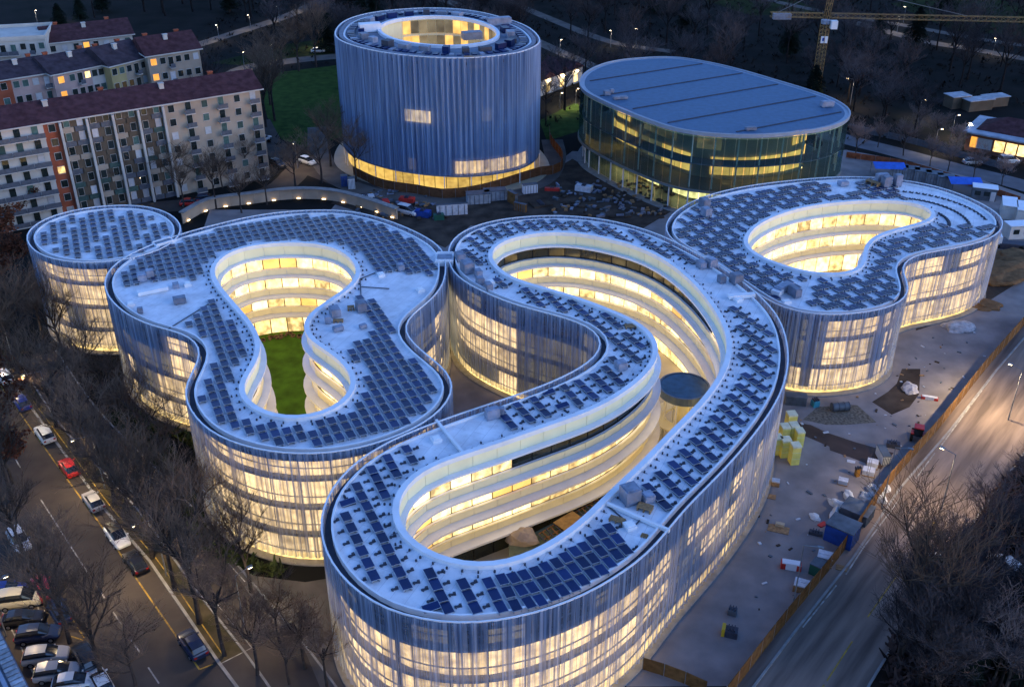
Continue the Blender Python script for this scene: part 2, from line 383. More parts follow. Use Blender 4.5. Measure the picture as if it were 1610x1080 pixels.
# street on the right
SR_L = [site(*p) for p in ((1100,1160),(1159,1078),(1228,988),(1322,872),(1398,762),(1478,671),(1550,580),(1640,478),(1720,390))]
SR_R = [site(*p) for p in ((1320,1160),(1367,1076),(1440,955),(1490,880),(1545,800),(1620,700),(1700,590),(1800,470),(1900,390))]
SL2 = shift(SR_L, -.1)
sheet('street', SL2 + SR_R[::-1], .013, M_street)
ribbon('kerb', shift(SR_L, 1.3), .25, .12, M_kerb, kind='structure', thick=.12)
ribbon('kerb', SR_R, .25, .12, M_kerb, kind='structure', thick=.12)
for a, b in (((1262,986),(1315,920)),((1330,903),(1357,861)),((1357,861),(1417,781)),((1440,752),(1470,712)),((1480,700),(1569,580))):
    ribbon('edge_line', dense([site(*a), site(*b)]), .16, .021, M_paintw, kind='structure')
for a, b in (((1270,1110),(1296,1076)),((1300,1070),(1340,1008)),((1364,970),(1409,906)),((1440,862),(1470,820))):
    ribbon('lane_dash', dense([site(*a), site(*b)]), .14, .021, M_painty, kind='structure')
sheet('wood_floor', SR_R + [Vector((200, 120, 0)), Vector((200, 20, 0)), Vector((60, 20, 0))], .009, M_litter)
# parkland behind
ribbon('back_road', dense([site(*p) for p in ((1240,190),(1325,218),(1400,237),(1500,264),(1610,292),(1720,330))]), 6.5, .016, pm('blue_grey_road', (.13, .13, .14), .85, 0, .2, .3), kind='structure')
ribbon('park_path', dense([site(*p) for p in ((250,90),(302,74),(370,52),(450,26),(520,-6))]), 5, .016, M_path, kind='structure')
ribbon('park_road', dense([site(*p) for p in ((330,160),(375,112),(450,97),(540,88),(640,80))]), 6, .017, M_path, kind='structure')
ribbon('park_path', dense([site(*p) for p in ((640,-14),(720,8),(800,45),(880,82),(950,112))]), 4.5, .016, M_path, kind='structure')
ribbon('park_path', dense([site(*p) for p in ((760,-14),(860,28),(960,66),(1060,82))]), 4, .018, M_path, kind='structure')
ribbon('park_path', dense([site(*p) for p in ((1330,32),(1449,64),(1530,78),(1640,98))]), 5, .016, M_path, kind='structure')
ribbon('park_path', dense([site(*p) for p in ((1150,-12),(1300,20),(1420,40),(1540,62),(1640,76))]), 4, .018, M_path, kind='structure')
M_lawn2 = pm('evening_lawn', (.042, .078, .016), .95, 0, 0, .5, .5, c2=(.020, .040, .009))
sheet('park_lawn', G((410,150),(440,114),(530,103),(545,180),(540,215),(480,232),(430,215)), .010, M_lawn2)
sheet('park_lawn', G((848,190),(905,162),(925,180),(915,205),(860,222)), .010, M_lawn2)
sheet('park_lawn', G((1400,6),(1500,-8),(1640,10),(1640,60),(1500,48)), .010, M_park)
sheet('park_lawn', G((1060,-15),(1220,-10),(1300,20),(1180,25)), .010, M_park)
sheet('park_lawn', G((330,100),(450,70),(520,60),(525,88),(400,104)), .010, M_park)
ribbon('apron', dense([site(*p) for p in ((500,200),(505,250),(545,290),(640,312),(760,312),(850,285),(872,250),(868,220))]), 5, .020, M_path, kind='structure')
ribbon('lane', dense([site(*p) for p in ((405,190),(425,225),(465,255),(540,285),(600,310))]), 6, .019, M_asphalt, kind='structure')
ribbon('lane', dense([site(*p) for p in ((40,345),(200,330),(330,318),(430,300),(475,262))]), 6, .0185, M_asphalt, kind='structure')
# ================================================================== the curving campus buildings
# unit pane: x along the wall, y depth, z up; thin box scaled per opening
def pane_mesh(m):
    mb = MB(); mb.box((0, 0, .5), (1, .06, 1)); return mb.mesh('pane', m)
PANE = {k: pane_mesh(m) for k, m in dict(A=M_winA, B=M_winB, C=M_winC, D=M_winDim, F=M_facA, N=M_glassdark, Y=M_base, P=M_cream).items()}
def solar_mesh():
    mb = MB(); L, W = 1.54, .94; z0, z1 = .20, .34
    def zt(x): return z0 + (z1 - z0) * (x + L / 2) / L
    x0, x1, y0, y1 = -L / 2, L / 2, -W / 2, W / 2; e = .035
    def P(x, y, dz=0): return (x, y, zt(x) + dz)
    mb.face([P(x0 + e, y0 + e, .001), P(x1 - e, y0 + e, .001), P(x1 - e, y1 - e, .001), P(x0 + e, y1 - e, .001)], 0)
    O = [(x0, y0), (x1, y0), (x1, y1), (x0, y1)]; I = [(x0 + e, y0 + e), (x1 - e, y0 + e), (x1 - e, y1 - e), (x0 + e, y1 - e)]
    for k in range(4):
        k2 = (k + 1) % 4
        mb.face([P(*O[k]), P(*O[k2]), P(*I[k2]), P(*I[k])], 1)
        mb.face([P(*O[k2]), P(*O[k]), P(*O[k], -.05), P(*O[k2], -.05)], 1)
    mb.face([P(*O[3], -.05), P(*O[2], -.05), P(*O[1], -.05), P(*O[0], -.05)], 2)
    for y in (y0 + .12, y1 - .12):
        mb.face([(x1 - .06, y - .05, .0), (x1 - .06, y + .05, 0), (x1 - .06, y + .05, zt(x1 - .06) - .05), (x1 - .06, y - .05, zt(x1 - .06) - .05)], 1)
        mb.face([(x1 - .06, y, .0), (x1 - .06, y, zt(x1 - .06) - .05), (x0 + .1, y, zt(x0 + .1) - .05), (x0 + .1, y, 0)], 2)
    return mb
SOLAR_MB = solar_mesh(); SOLAR = SOLAR_MB.mesh('solar_panel', [M_pv, M_pvframe, M_mount])
def mount_mesh():
    mb = MB(); mb.box((0, 0, .05), (.72, .26, .1)); mb.box((.2, .06, .17), (.28, .2, .24)); mb.box((-.22, -.1, .12), (.12, .34, .16))
    return mb.mesh('panel_mount', M_mount)
MOUNT = mount_mesh()
PV_ANG = math.atan2(-math.cos(R(23.5)), math.sin(R(23.5)))
def put_panels(root, spots, cap=290):
    """spots: (x, y, z, angle). The nearest are parts of their own, the far remainder one part"""
    spots = sorted(spots, key=lambda s: s[0] ** 2 + s[1] ** 2)
    for x, y, z, a in spots[:cap]: inst('solar_panel', SOLAR, root, (x, y, z), a + rng.uniform(-.012, .012))
    rest = spots[cap:]
    if rest:
        mb = MB()
        for x, y, z, a in rest:
            b = len(mb.v); ca, sa = math.cos(a), math.sin(a)
            mb.v += [(x + vx * ca - vy * sa, y + vx * sa + vy * ca, z + vz) for vx, vy, vz in SOLAR_MB.v]
            mb.f += [tuple(b + i for i in f) for f in SOLAR_MB.f]; mb.m += SOLAR_MB.m
        mb.build('solar_array', [M_pv, M_pvframe, M_mount], root, kind='stuff')
def lattice(roof, outer, hole, z, along, across, m_out, m_in, skip=(), keep=None, ang=PV_ANG, every=None):
    xs = [p[0] for p in outer]; ys = [p[1] for p in outer]; cx, cy_ = sum(xs) / len(xs), sum(ys) / len(ys)
    rad = max(max(xs) - min(xs), max(ys) - min(ys)); out = []; ca, sa = math.cos(ang), math.sin(ang)
    na, nb = int(rad / along), int(rad / across)
    for i in range(-na, na + 1):
        for j in range(-nb, nb + 1):
            if every and not every(i, j): continue
            u, v = i * along, j * across; p = (cx + u * ca - v * sa, cy_ + u * sa + v * ca)
            if not inside(p, outer) or (hole and inside(p, hole)): continue
            if dist_loop(p, outer) < m_out or (hole and dist_loop(p, hole) < m_in): continue
            if any(inside(p, s) for s in skip) or (keep and not keep(p)): continue
            out.append((p[0], p[1], z, ang))
    return out
def screen(name, root, loop, tot, z0, z1, mat, amp=.17):
    n = len(loop); N = normals(loop); mb = MB(); rr = random.Random(5)
    P = [];
    for i in range(n):
        a = amp * (1 if i % 2 else -1) * rr.uniform(.55, 1.15); P.append(loop[i] + N[i] * a)
    mb.wall(P, z0, z1); o = mb.build(name, mat, root)
    uv = o.data.uv_layers.new(name='UVMap'); step = tot / n
    for k, pl in enumerate(o.data.polygons):
        for li, (du, v) in zip(pl.loop_indices, ((0, z0), (1, z0), (1, z1), (0, z1))): uv.data[li].uv = ((k + du) * step, v)
    return o
def panes_along(root, loop, z0, z1, w, pick, face_out=True, name='window_pane', inset=0):
    n = len(loop); L = [0]
    for i in range(n): L.append(L[-1] + (loop[(i + 1) % n] - loop[i]).length)
    m = max(6, int(round(L[-1] / w))); j = 0; pts = []
    for k in range(m):
        s = L[-1] * k / m
        while L[j + 1] < s: j += 1
        pts.append((loop[j].lerp(loop[(j + 1) % n], (s - L[j]) / max(1e-9, L[j + 1] - L[j]))))
    for k in range(m):
        a, b = pts[k], pts[(k + 1) % m]; d = b - a; c = (a + b) / 2; key = pick(c, k)
        if not key: continue
        inst(name, PANE[key], root, (c.x, c.y, z0), math.atan2(d.y, d.x), (d.length - (.16 if key != 'P' else .05), 1, z1 - z0))
def arc_test(loop, spans):
    """spans: (photo point A, photo point B, height): true for loop points between A and B going with the loop"""
    n = len(loop); rs = [(nearest(a, loop), nearest(b, loop)) for a, b in spans]
    def t(p):
        i = nearest(p, loop)
        return any((a <= i <= b) if a <= b else (i >= a or i <= b) for a, b in rs)
    return t
def curvy(name, label, outer_px, inner_px, h, lit, floors=4, inner_levels=4, dark_in=None, group=None, base=.95):
    zo = h
    lo, tot = smooth_loop(sites(outer_px, h), .42)
    coarse, _ = smooth_loop(sites(outer_px, h), 1.6)
    c = sum(coarse, Vector((0, 0))) / len(coarse)
    root = thing(name, label, 'building', (c.x, c.y, 0))
    li = None
    if inner_px: li, _ = smooth_loop(sites(inner_px, h), 1.3)
    rd = h - .40
    # roof: dark gutter behind the screen, white kerb, membrane deck
    g0, g1, g2 = offset(coarse, -.22), offset(coarse, -.85), offset(coarse, -1.05)
    mb = MB(); mb.slab(g0, g1, h - 1.3, h - .75); mb.build('gutter', M_gutter, root)
    mb = MB(); mb.slab(g1, g2, h - 1.3, h - .12); mb.build('roof_kerb', M_white, root)
    fill_poly('roof_deck', offset(coarse, -1.02), rd, M_membrane, root, hole=offset(li, .55) if li else None)
    mb = MB(); mb.slab(offset(coarse, .10), offset(coarse, -.06), h - .10, h + .02); mb.build('screen_rail', M_white, root)
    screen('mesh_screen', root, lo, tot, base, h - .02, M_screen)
    # glazed facade behind the screen
    wl = offset(coarse, -1.0); mb = MB(); mb.wall(wl, 0, h - 1.3); mb.build('facade_wall', M_dark, root)
    fp = h / floors if floors else 3.8
    pl = offset(coarse, -.9); ed0 = offset(coarse, -.35)
    tests = [(arc_test(pl, [(site(*a, h), site(*b, h))]), lv, key, frac) for a, b, lv, key, frac in lit]
    for k in range(floors):
        z0 = k * fp
        if k: mb = MB(); mb.slab(ed0, wl, z0 - .22, z0 + .16); mb.build('floor_band', M_slab, root)
        def pick(p, i, k=k):
            for t, lv, key, frac in tests:
                if k in lv and t(p): return key if rng.random() < frac else 'D'
            return ('F' if rng.random() < .8 else 'D') if k == 0 else 'N' if rng.random() < .72 else 'D'
        top = z0 + fp - (.9 if k == floors - 1 else .24)
        panes_along(root, pl, z0 + (.05 if k == 0 else .20), top, 3.4, pick, name='facade_pane')
        mb = MB(); mb.slab(offset(coarse, -.72), offset(coarse, -.86), z0 + 1.18, z0 + 1.23); mb.build('transom', M_slab, root)
    mb = MB(); mb.slab(offset(coarse, .35), offset(coarse, -.95), 0, .16); mb.build('plinth', M_kerb, root)
    mb = MB(); mb.slab(offset(coarse, -.60), offset(coarse, -.70), .18, 1.0); mb.build('base_light', glow('base_light_glow', (1, .74, .28), .30, .5, 1.3, (.5, .5, .5)), root)
    # courtyard: coping, cream bands, projecting ledges, lit glazing
    if li:
        mb = MB(); mb.slab(offset(li, -.02), offset(li, .62), h - .45, h + .12); mb.build('courtyard_coping', M_white, root)
        dots = MB(); N = normals(li); acc = 0
        for i in range(0, len(li), 1):
            for d in ((.95,) if i % 2 else (.95, 1.5)):
                p = li[i] + N[i] * d; dots.box((p.x, p.y, rd + .12), (.16, .16, .24), rz=i)
            p = li[i] + N[i] * .62; q = li[i] + N[i] * 1.3
            if i % 2: dots.tube((p.x, p.y, rd + .03), (q.x, q.y, rd + .03), .025, n=3, cap=False)
        dots.build('rail_post', M_mount, root, kind='stuff')
        mb = MB(); mb.wall(offset(li, .75), 0, h - .5); mb.build('courtyard_wall', M_dark, root)
        pitch = (h - 2.3) / inner_levels * 1.0
        zt = h
        for k in range(inner_levels):
            zl = h - 2.0 - k * pitch
            off = (.55, .75, .95, 1.1, 1.2)[k]
            bt = h - .45 if k == 0 else zl + 1.05
            mb = MB(); mb.slab(offset(li, .22), offset(li, .5), zl + .1, bt); mb.build('balustrade_band', M_ledge, root)
            panes_along(root, offset(li, .17), zl + .12, bt - .01, 2.9, lambda p, i: 'P', name='band_panel')
            mb = MB(); mb.slab(offset(li, -off), offset(li, .7), zl - .16, zl + .10); mb.build('slab_ledge', M_ledge, root)
            zb = (zl - pitch + 1.06) if k < inner_levels - 1 else .12
            def pick(p, i, k=k):
                if dark_in and dark_in(p, k): return 'N'
                return rng.choice('AAABBBBC')
            panes_along(root, offset(li, .62), zb, zl - .18, 2.5, pick)
    return root, coarse, li, rd, lo

# ---- plans, surveyed along the roof edge
DRUM_O = [(40,374),(47,360),(67,345),(107,332),(151,324.6),(194.6,322),(235,325),(265,335),(282,349),(285,362),(275,379),(248,394),(208,405.7),(161,412.4),(117,412),(77,405.7),(53.7,394)]
B2_O = [(335,354),(402.6,338.6),(470,331),(543.6,331),(600.6,343.6),(644,360),(674.4,375.5),(693,389),(699.6,402),(701,424),(696,447.6),(681,467.7),(657.7,486),(639,501),(634,514.7),(641,531.5),(661,550),(684.5,568.4),(704.6,585),(713,602),(711,618.7),(701,635.5),(681,655),(647.7,675),(614,688.8),(564,704),(513.5,712),(469.6,712.8),(419,709),(369,696),(335.5,681),(312,662),(297,640.6),(289,617),(293.5,600),(302,587),(310,572),(316,558),(315,545),(302,530),(282,521.5),(251.6,515),(228,508),(201,494.6),(178,476),(166,457.7),(164,441),(171,424),(188,409),(214.7,394),(250,380),(290,366)]
B2_I = [(335.5,431),(337,417.5),(349,404),(372,392),(409,385),(453,382),(496.5,384),(520,388),(540,397),(555,410.7),(562,424),(558.7,441),(543.6,454),(520,470),(500,483),(486.4,492),(476,504.7),(476,521.5),(486,536),(503,546),(520,556),(540,573),(553.7,592),(555,608.6),(547,624),(527,640),(500,652),(469.6,657),(436,655),(409,644),(389,630.6),(379,615.5),(382,600),(396,583.6),(406,567),(411,548),(407.6,528),(396,508),(375.7,484.6),(352,457.7),(340.5,441)]
S_O = [(706,386),(718,370),(741.5,357),(775,347),(818.7,341),(869,338.6),(919,341),(969.6,348.6),(1030,366),(1066,383),(1102,401),(1138,422.5),(1174.5,448),(1203,473),(1221.4,494.7),(1234,523.6),(1239.5,556),(1237,585),(1228,616),(1205,656),(1167,705),(1125,751),(1076,800),(1020,868),(983,895),(949.6,918.6),(916,935),(866,955.5),(815,969),(765,977),(735,980),(688,976.6),(634,966.6),(594,951.5),(560,928),(530,898),(513.4,871),(505,844),(503,820.6),(510,789),(523.6,764),(547,737),(580.6,710.6),(625,687),(668,670),(715,653),(768,635.5),(818.7,618.7),(869,600),(912.6,578.4),(939.5,558.3),(948,538),(939.5,521),(919,509.7),(885.8,498),(852,489.5),(818.7,481),(785,469.4),(751.6,454),(724.8,439),(709,422),(705,404)]
S_I = [(773.4,410.7),(771.7,397),(781.8,384),(808.6,374),(852,366.4),(902.5,367),(953,375.5),(1003,389),(1033,402.6),(1059,419),(1088,444),(1113,473),(1135,509),(1144,541.7),(1138,574),(1122,603),(1100,632),(1076,656),(1038,694),(1010,725),(983,749),(949.6,781),(916,814.6),(882.5,841),(849,861.5),(815.5,876.6),(775,886.7),(735,886.7),(698,878),(668,865),(644,848),(629,828),(622.6,808),(624,788),(634,767.6),(654,747.5),(681,732),(715,720.6),(782,699),(849,675),(916,652),(966,628),(1003,602),(1026.6,578.4),(1036.7,555),(1033,535),(1016.6,514.7),(986.4,498),(953,484.5),(919,471),(886,461),(852,451),(818.7,442.6),(792,429)]
NE_O = [(1046,361),(1051.7,343),(1073,325),(1113,307),(1174.5,292.5),(1246.7,283.5),(1301,278.8),(1355,278),(1409,281.7),(1463.4,290.7),(1510,305),(1546.4,321.4),(1571.7,337.6),(1578,349),(1571.7,364.7),(1546.4,379),(1499.5,390),(1450,398),(1425,408),(1417,421),(1423.6,437),(1429,451.4),(1425.5,465.8),(1409,478.5),(1380,487.5),(1337,493),(1301,494.7),(1261,491),(1222,480),(1190,460),(1150,433),(1110,408),(1075,389),(1055,375)]
NE_I = [(1172.7,382.8),(1178,368),(1192.5,354),(1221.4,339.5),(1264.7,326.8),(1319,318.9),(1373,316),(1420,317),(1456,324),(1468.8,335.8),(1459.8,346.7),(1427,355.7),(1391,364.7),(1366,377.4),(1356.8,393.6),(1356.8,411.7),(1344,426),(1319,431.5),(1282.8,429.7),(1246.7,422.5),(1210.6,410),(1181.7,395.4)]
H1, H2 = 15.2, 13.0
ALL4 = (0, 1, 2, 3)
drum, drum_c, _, drum_r, drum_l = curvy('drum_building', 'small round drum building with glowing mesh walls and solar panels', DRUM_O, None, H1,
    [((54, 394), (284, 366), ALL4, 'F', .95)])
b2, b2_c, b2_i, b2_r, b2_l = curvy('courtyard_building', 'curving mesh-clad building whose courtyard holds a bright green lawn', B2_O, B2_I, H1,
    [((290, 612), (690, 648), ALL4, 'F', .95), ((262, 516), (315, 552), ALL4, 'F', .9), ((315, 552), (290, 612), (0, 1), 'F', .5), ((655, 545), (713, 605), (1, 2), 'F', .35), ((181, 478), (262, 516), (0,), 'F', .4), ((634, 520), (657, 486), (0, 1, 2), 'D', 1)])
sb, s_c, s_i, s_r, s_l = curvy('looping_building', 'largest curving mesh-clad building, its roof looping around a long deep lit courtyard', S_O, S_I, H1,
    [((508, 850), (1000, 885), (0, 1, 2), 'F', .96), ((1040, 845), (1225, 625), (1,), 'F', .85), ((985, 895), (1040, 845), (0, 2), 'F', .5), ((930, 565), (800, 474), (1, 2), 'F', .92), ((800, 474), (712, 428), (0, 1, 2), 'D', 1), ((715, 653), (930, 565), (0, 1), 'F', .6)],
    dark_in=lambda p, k: (k == 0 and p.y > 118 and p.x < 32) or (k == 0 and p.x > -1 and p.y < 118 and p.x < 24) or (k == 3 and p.y < 112))
ne, ne_c, ne_i, ne_r, ne_l = curvy('bean_building', 'bean-shaped mesh-clad building beside the building site, roof packed with solar panels', NE_O, NE_I, H2,
    [((1322, 494), (1415, 470), (0, 1, 2), 'F', .97), ((1415, 470), (1572, 366), (0, 1, 2), 'F', .97), ((1275, 491), (1300, 494), (0,), 'F', 1)], floors=3, inner_levels=3)

# ---- solar arrays
zoneS = lambda pts, z=H1: sites(pts, z)
sp = lattice(None, drum_c, None, drum_r, 1.72, 1.42, 2.0, 0, every=lambda i, j: (i + 2 * j) % 9)
put_panels(drum, sp)
skip2 = [zoneS([(176,456),(226,438),(322,434),(340,462),(330,474),(283,507),(262,516),(200,493)]),
         zoneS([(480,492),(556,440),(588,424),(692,430),(694,450),(652,489),(628,503),(600,490),(572,455),(560,464),(584,500),(596,514),(545,548),(498,540)])]
sp = lattice(None, b2_c, b2_i, b2_r, 1.68, 1.22, 1.75, 1.95, skip=skip2)
put_panels(b2, sp)
ROWS = [((634.9,697),(652.7,729.7),3),((606.7,713.4),(626,749),3),((581.5,731),(608.2,783),4),((557.8,756.4),(642.3,926.8),10),((540,802.3),(592,913.5),7),((672,891.3),(707.5,964),4),((723.8,907.6),(752,964),3),((763.9,906),(792,962.4),3),
 ((784.8,899.4),(815,961),3),((801.7,897.7),(837.8,956),3),((818.5,893.4),(855.9,952.4),3),((837.3,888.6),(874.4,944),3),((852.2,881.8),(891.2,936.7),3),((869,875.3),(907.6,929.5),3),((883.5,866.4),(922.6,919.9),3),((898,857.3),(937,910),3),((912.4,850),(952.9,904),3),((925.7,840.4),(964.9,892),3),((938.9,829.6),(976.2,879),3),((952.2,821),(990.7,871.7),3),
 ((1014.2,758.7),(1052.7,799.6),3),((1033.4,739.4),(1073.2,779),3),((1053.9,723.7),(1092.4,761),3),((1070.8,704.5),(1109.3,741.8),3),((1087.6,686.4),(1126,723.7),3),((1104.5,669.6),(1141.8,704.5),3),((1118.9,651.5),(1156.2,685.2),3),((1132.2,634.6),(1169.5,667.2),3),((1145.4,617.8),(1183.9,650.3),3),((1158.7,602),(1196,632.2),3),((1168.3,585.3),(1205.6,613),3),((1161.3,555),(1210,592.5),4),((1170,538.8),(1217.5,573.8),4),((1160,510),(1218.8,552.5),5),((1147.5,480),(1215,527.5),6),
 ((728.7,390.7),(756.4,415),4),((735,371.5),(761.7,393.9),4),((750,360.9),(771.3,380),4),((767,354.5),(787.3,372.6),4),((785,350),(805.4,368.3),4),((804.3,346),(824.5,362),4),((825.6,344.5),(844.8,360),3),((846.9,343),(867,360),3),((868.2,343.5),(889.5,359),3),((893.7,346),(921.4,366),4),((919.3,348),(951.2,369.3),4),((944.8,351.5),(989.5,381),5),((990,360),(1052.5,403.8),8),((1035,374.5),(1092.5,413),6),
 ((777.7,435.4),(795.8,451.4),2),((822.4,451.4),(854.4,482.2),5),((856.5,458.8),(889.5,489.7),5),((894.8,470.5),(1006.5,568.4),13),((937.4,483.3),(976.8,515.2),5),((979.7,521.4),(1013,546.6),4),((959.6,558),(979.7,582),3),((948.2,573.7),(978.4,603.9),3),((930.3,586),(959.4,615),3),((905.7,596),(938.1,626.2),4),((882.2,601.6),(913.6,637.4),4),((834.2,620.6),(863.2,654.2),4),((807.3,629.6),(838.6,663),4),((781.6,639.6),(809.6,673.2),3)]
sp = []
for a, b, n in ROWS:
    A, B = site(*a, s_r + .3), site(*b, s_r + .3); d = B - A; L = d.length; n = max(1, int(round(L / 1.66))); ang = math.atan2(d.y, d.x)
    for k in range(n):
        p = A.lerp(B, (k + .5) / n)
        if inside(p, s_c) and not inside(p, s_i) and dist_loop(p, s_c) > 1.25 and dist_loop(p, s_i) > 1.0: sp.append((p.x, p.y, s_r, ang))
for px, py in ((547, 792), (678, 957), (862, 619), (884, 640)):
    p = site(px, py, s_r); sp.append((p.x, p.y, s_r, PV_ANG + R(90)))
put_panels(sb, sp)
plant_S = [zoneS([(668,680),(716,658),(790,640),(800,668),(724,715),(690,715)]), zoneS([(985,800),(1050,770),(1060,815),(1010,860),(985,850)]), zoneS([(700,400),(760,415),(790,470),(720,440)]), zoneS([(1085,405),(1150,440),(1200,480),(1130,480)])]
mts = []
for x, y, z, a in sp:                                      # empty brackets stand beside the rows
    for sd_ in (-1, 1):
        q = (x - sd_ * math.sin(a) * 1.0, y + sd_ * math.cos(a) * 1.0)
        if not inside(q, s_c) or inside(q, s_i) or dist_loop(q, s_c) < 1.25 or dist_loop(q, s_i) < 1.2 or any(inside(q, k) for k in plant_S): continue
        if min((q[0] - p[0]) ** 2 + (q[1] - p[1]) ** 2 for p in sp) < .93 ** 2 or (mts and min((q[0] - p[0]) ** 2 + (q[1] - p[1]) ** 2 for p in mts) < .95 ** 2): continue
        mts.append((q[0], q[1], a))
mts.sort(key=lambda p: p[0] ** 2 + p[1] ** 2)
for x, y, a in mts[:290]: inst('panel_mount', MOUNT, sb, (x, y, s_r), a + R(90) + rng.uniform(-.25, .25), (.9, .9, .8))
skipN = [sites([(1222,478),(1240,452),(1275,440),(1285,462),(1262,489)], H2), sites([(1300,280),(1345,280),(1352,296),(1330,306),(1305,300)], H2)]
mid = site(1459, 330, H2)
arc_zone = lambda p: (p[0] > site(1452, 340, H2).x and p[1] > site(1500, 352, H2).y)
sp = lattice(None, ne_c, ne_i, ne_r, 1.66, 1.16, 1.5, 1.6, skip=skipN, keep=lambda p: not arc_zone(p), every=lambda i, j: not (j % 2 == 0 and (i + j // 2) % 2 == 0))
put_panels(ne, sp)
arcs = []
for k in range(5):
    rad = 6 + 3.1 * k
    for q in range(0, 72):
        a = R(q * 5 - 20); p = (mid.x - 4 + rad * math.cos(a), mid.y - 3 + rad * math.sin(a))
        if arc_zone(p) and inside(p, ne_c) and not inside(p, ne_i) and dist_loop(p, ne_c) > 2.2 and dist_loop(p, ne_i) > 1.5 and rad * (q % 3) != 1: arcs.append((p, a))
for p, a in arcs[:150]: inst('panel_mount', MOUNT, ne, (p[0], p[1], ne_r), a + 1.2, (.9, 1.5, .8))
# ================================================================== roof clutter and courtyard contents of the campus
def roof_unit(root, px, py, z, d, rz=0, mat=None, name='air_handling_unit'):
    p = site(px, py, z); mb = MB(); mb.box((p.x, p.y, z + d[2] / 2 + .12), d, rz); mb.box((p.x, p.y, z + d[2] + .14), (d[0] * .8, d[1] * .8, .08), rz)
    for s in (-1, 1): mb.box((p.x + s * d[0] * .35 * math.cos(rz), p.y + s * d[0] * .35 * math.sin(rz), z + .06), (.12, d[1], .12), rz)
    return mb.build(name, mat or M_unit, root)
A0 = PV_ANG
for a in ((774,657,.9,1.5,1.1,A0),(788,652,.7,.7,.8,0),(723,409,1.6,1.2,1.0,A0),(735,428,1.9,1.5,1.5,A0),(752,435,1.2,.9,.9,A0),(755,447,1.2,.9,.9,A0),(768,455,1.3,.9,.8,A0),(990,788,1.6,1.6,1.6,A0),(1018,788,1.1,1.1,.8,A0),(976,580,1.2,1.2,.9,A0),(1102,421,1.4,1.0,.9,A0),(1118,420,1.4,1.2,1.2,A0),(1134,444,1.0,.9,.9,A0),(1157,445,1.4,1.4,1.3,A0)):
    roof_unit(sb, a[0], a[1], s_r, a[2:5], a[5])
for a in ((224,441,1.6,1.2,.9,A0),(237,436,1.0,1.0,1.0,A0),(277,452,1.0,.8,.5,A0),(283,476,1.6,1.2,.7,.4),(221,492,.7,.7,.6,.3),(527,496,1.7,1.2,1.0,A0),(568,489,1.4,1.2,1.2,A0),(532,520,1.3,.8,.5,.5),(630,425,1.1,.9,.8,A0),(516,508,.8,.7,.8,.2),(571,516,.9,.6,.4,.6)):
    roof_unit(b2, a[0], a[1], b2_r, a[2:5], a[5])
for a in ((1107,326,1.8,1.2,1.4,A0),(1110,340,1.6,1.2,1.3,A0),(1248,465,2.0,1.0,1.2,A0),(1231,458,3.0,1.2,.9,.7),(1385,270+18,2.2,1.0,1.6,.3),(1392,294,1.4,1.2,1.8,.3),(1410,293,1.2,1.0,2.0,.3),(1325,292,1.6,1.2,.7,.3)):
    roof_unit(ne, a[0], a[1], ne_r, a[2:5], a[5])
def skylight(root, px, py, z, d, rz):
    p = site(px, py, z); mb = MB(); mb.box((p.x, p.y, z + .2), (d[0], d[1], .4), rz); o = mb.build('skylight', M_white, root)
    mb = MB(); mb.box((p.x, p.y, z + .43), (d[0] * .7, d[1] * .7, .05), rz); mb.build('dome', pm('frosted_dome', (.78, .78, .76), .3, 0, .05, 1), o)
for px, py in ((686,693),(990,829),(771,446),(1160,473)): skylight(sb, px, py, s_r, (1.1, 1.0), A0)
for px, py in ((206,480),(295,449),(661,458),(599,434)): skylight(b2, px, py, b2_r, (1.1, .9), A0)
skylight(ne, 1236, 477, ne_r, (1.2, .9), .3)
def duct(root, a, b, z, wd, hh, name='duct_box', mat=None):
    A, B = site(*a, z), site(*b, z); d = B - A; c = (A + B) / 2; mb = MB(); mb.box((c.x, c.y, z + hh / 2 + .08), (d.length, wd, hh), math.atan2(d.y, d.x)); return mb.build(name, mat or M_white, root)
duct(b2, (217, 465), (264, 455), b2_r, 1.0, .5); duct(sb, (1145, 470), (1186, 467), s_r, .8, .5); duct(ne, (1218, 466), (1236, 452), ne_r, 1.3, .7)
# expansion-joint walls and cable trays on the roofs
duct(sb, (686, 664), (728, 715), s_r, .28, .35, 'roof_joint'); duct(sb, (954, 795), (1052, 838), s_r, .30, .38, 'roof_joint')
for a, b in (((950,792),(996,830)),((996,830),(1012,812)),((680,735),(790,690))): duct(sb, a, b, s_r, .14, .07, 'cable_tray', M_mount)
for a, b in (((566,440),(590,430)),((568,452),(612,455)),((566,440),(568,470)),((568,470),(590,500)),((262,520),(330,478))): duct(b2, a, b, b2_r, .14, .07, 'cable_tray', M_mount)
# link hatches between neighbouring roofs
def link(name, label, px, py, d, rz):
    p = site(px, py, H1); t = thing(name, label, 'roof link', (p.x, p.y, H1 - .9)); mb = MB(); mb.box((p.x, p.y, H1 - .45), (d[0], d[1], .9), rz); mb.build('housing', M_white, t)
    mb = MB(); mb.box((p.x, p.y, H1 + .06), (d[0] * .8, d[1] * .45, .12), rz); mb.build('hatch', M_unit, t)
    mb = MB()
    for s in (-1, 1): mb.box((p.x - s * math.sin(rz) * d[1] * .42, p.y + s * math.cos(rz) * d[1] * .42, H1 + .09), (d[0] * .9, .25, .18), rz)
    mb.build('rail', M_white, t)
link('roof_link', 'white box bridging the two largest curving roofs', 699, 404, (2.6, 3.2), 0)
link('roof_link', 'narrow white hatch bridging the round drum roof and its neighbour', 257, 380, (3.0, 1.6), .75)
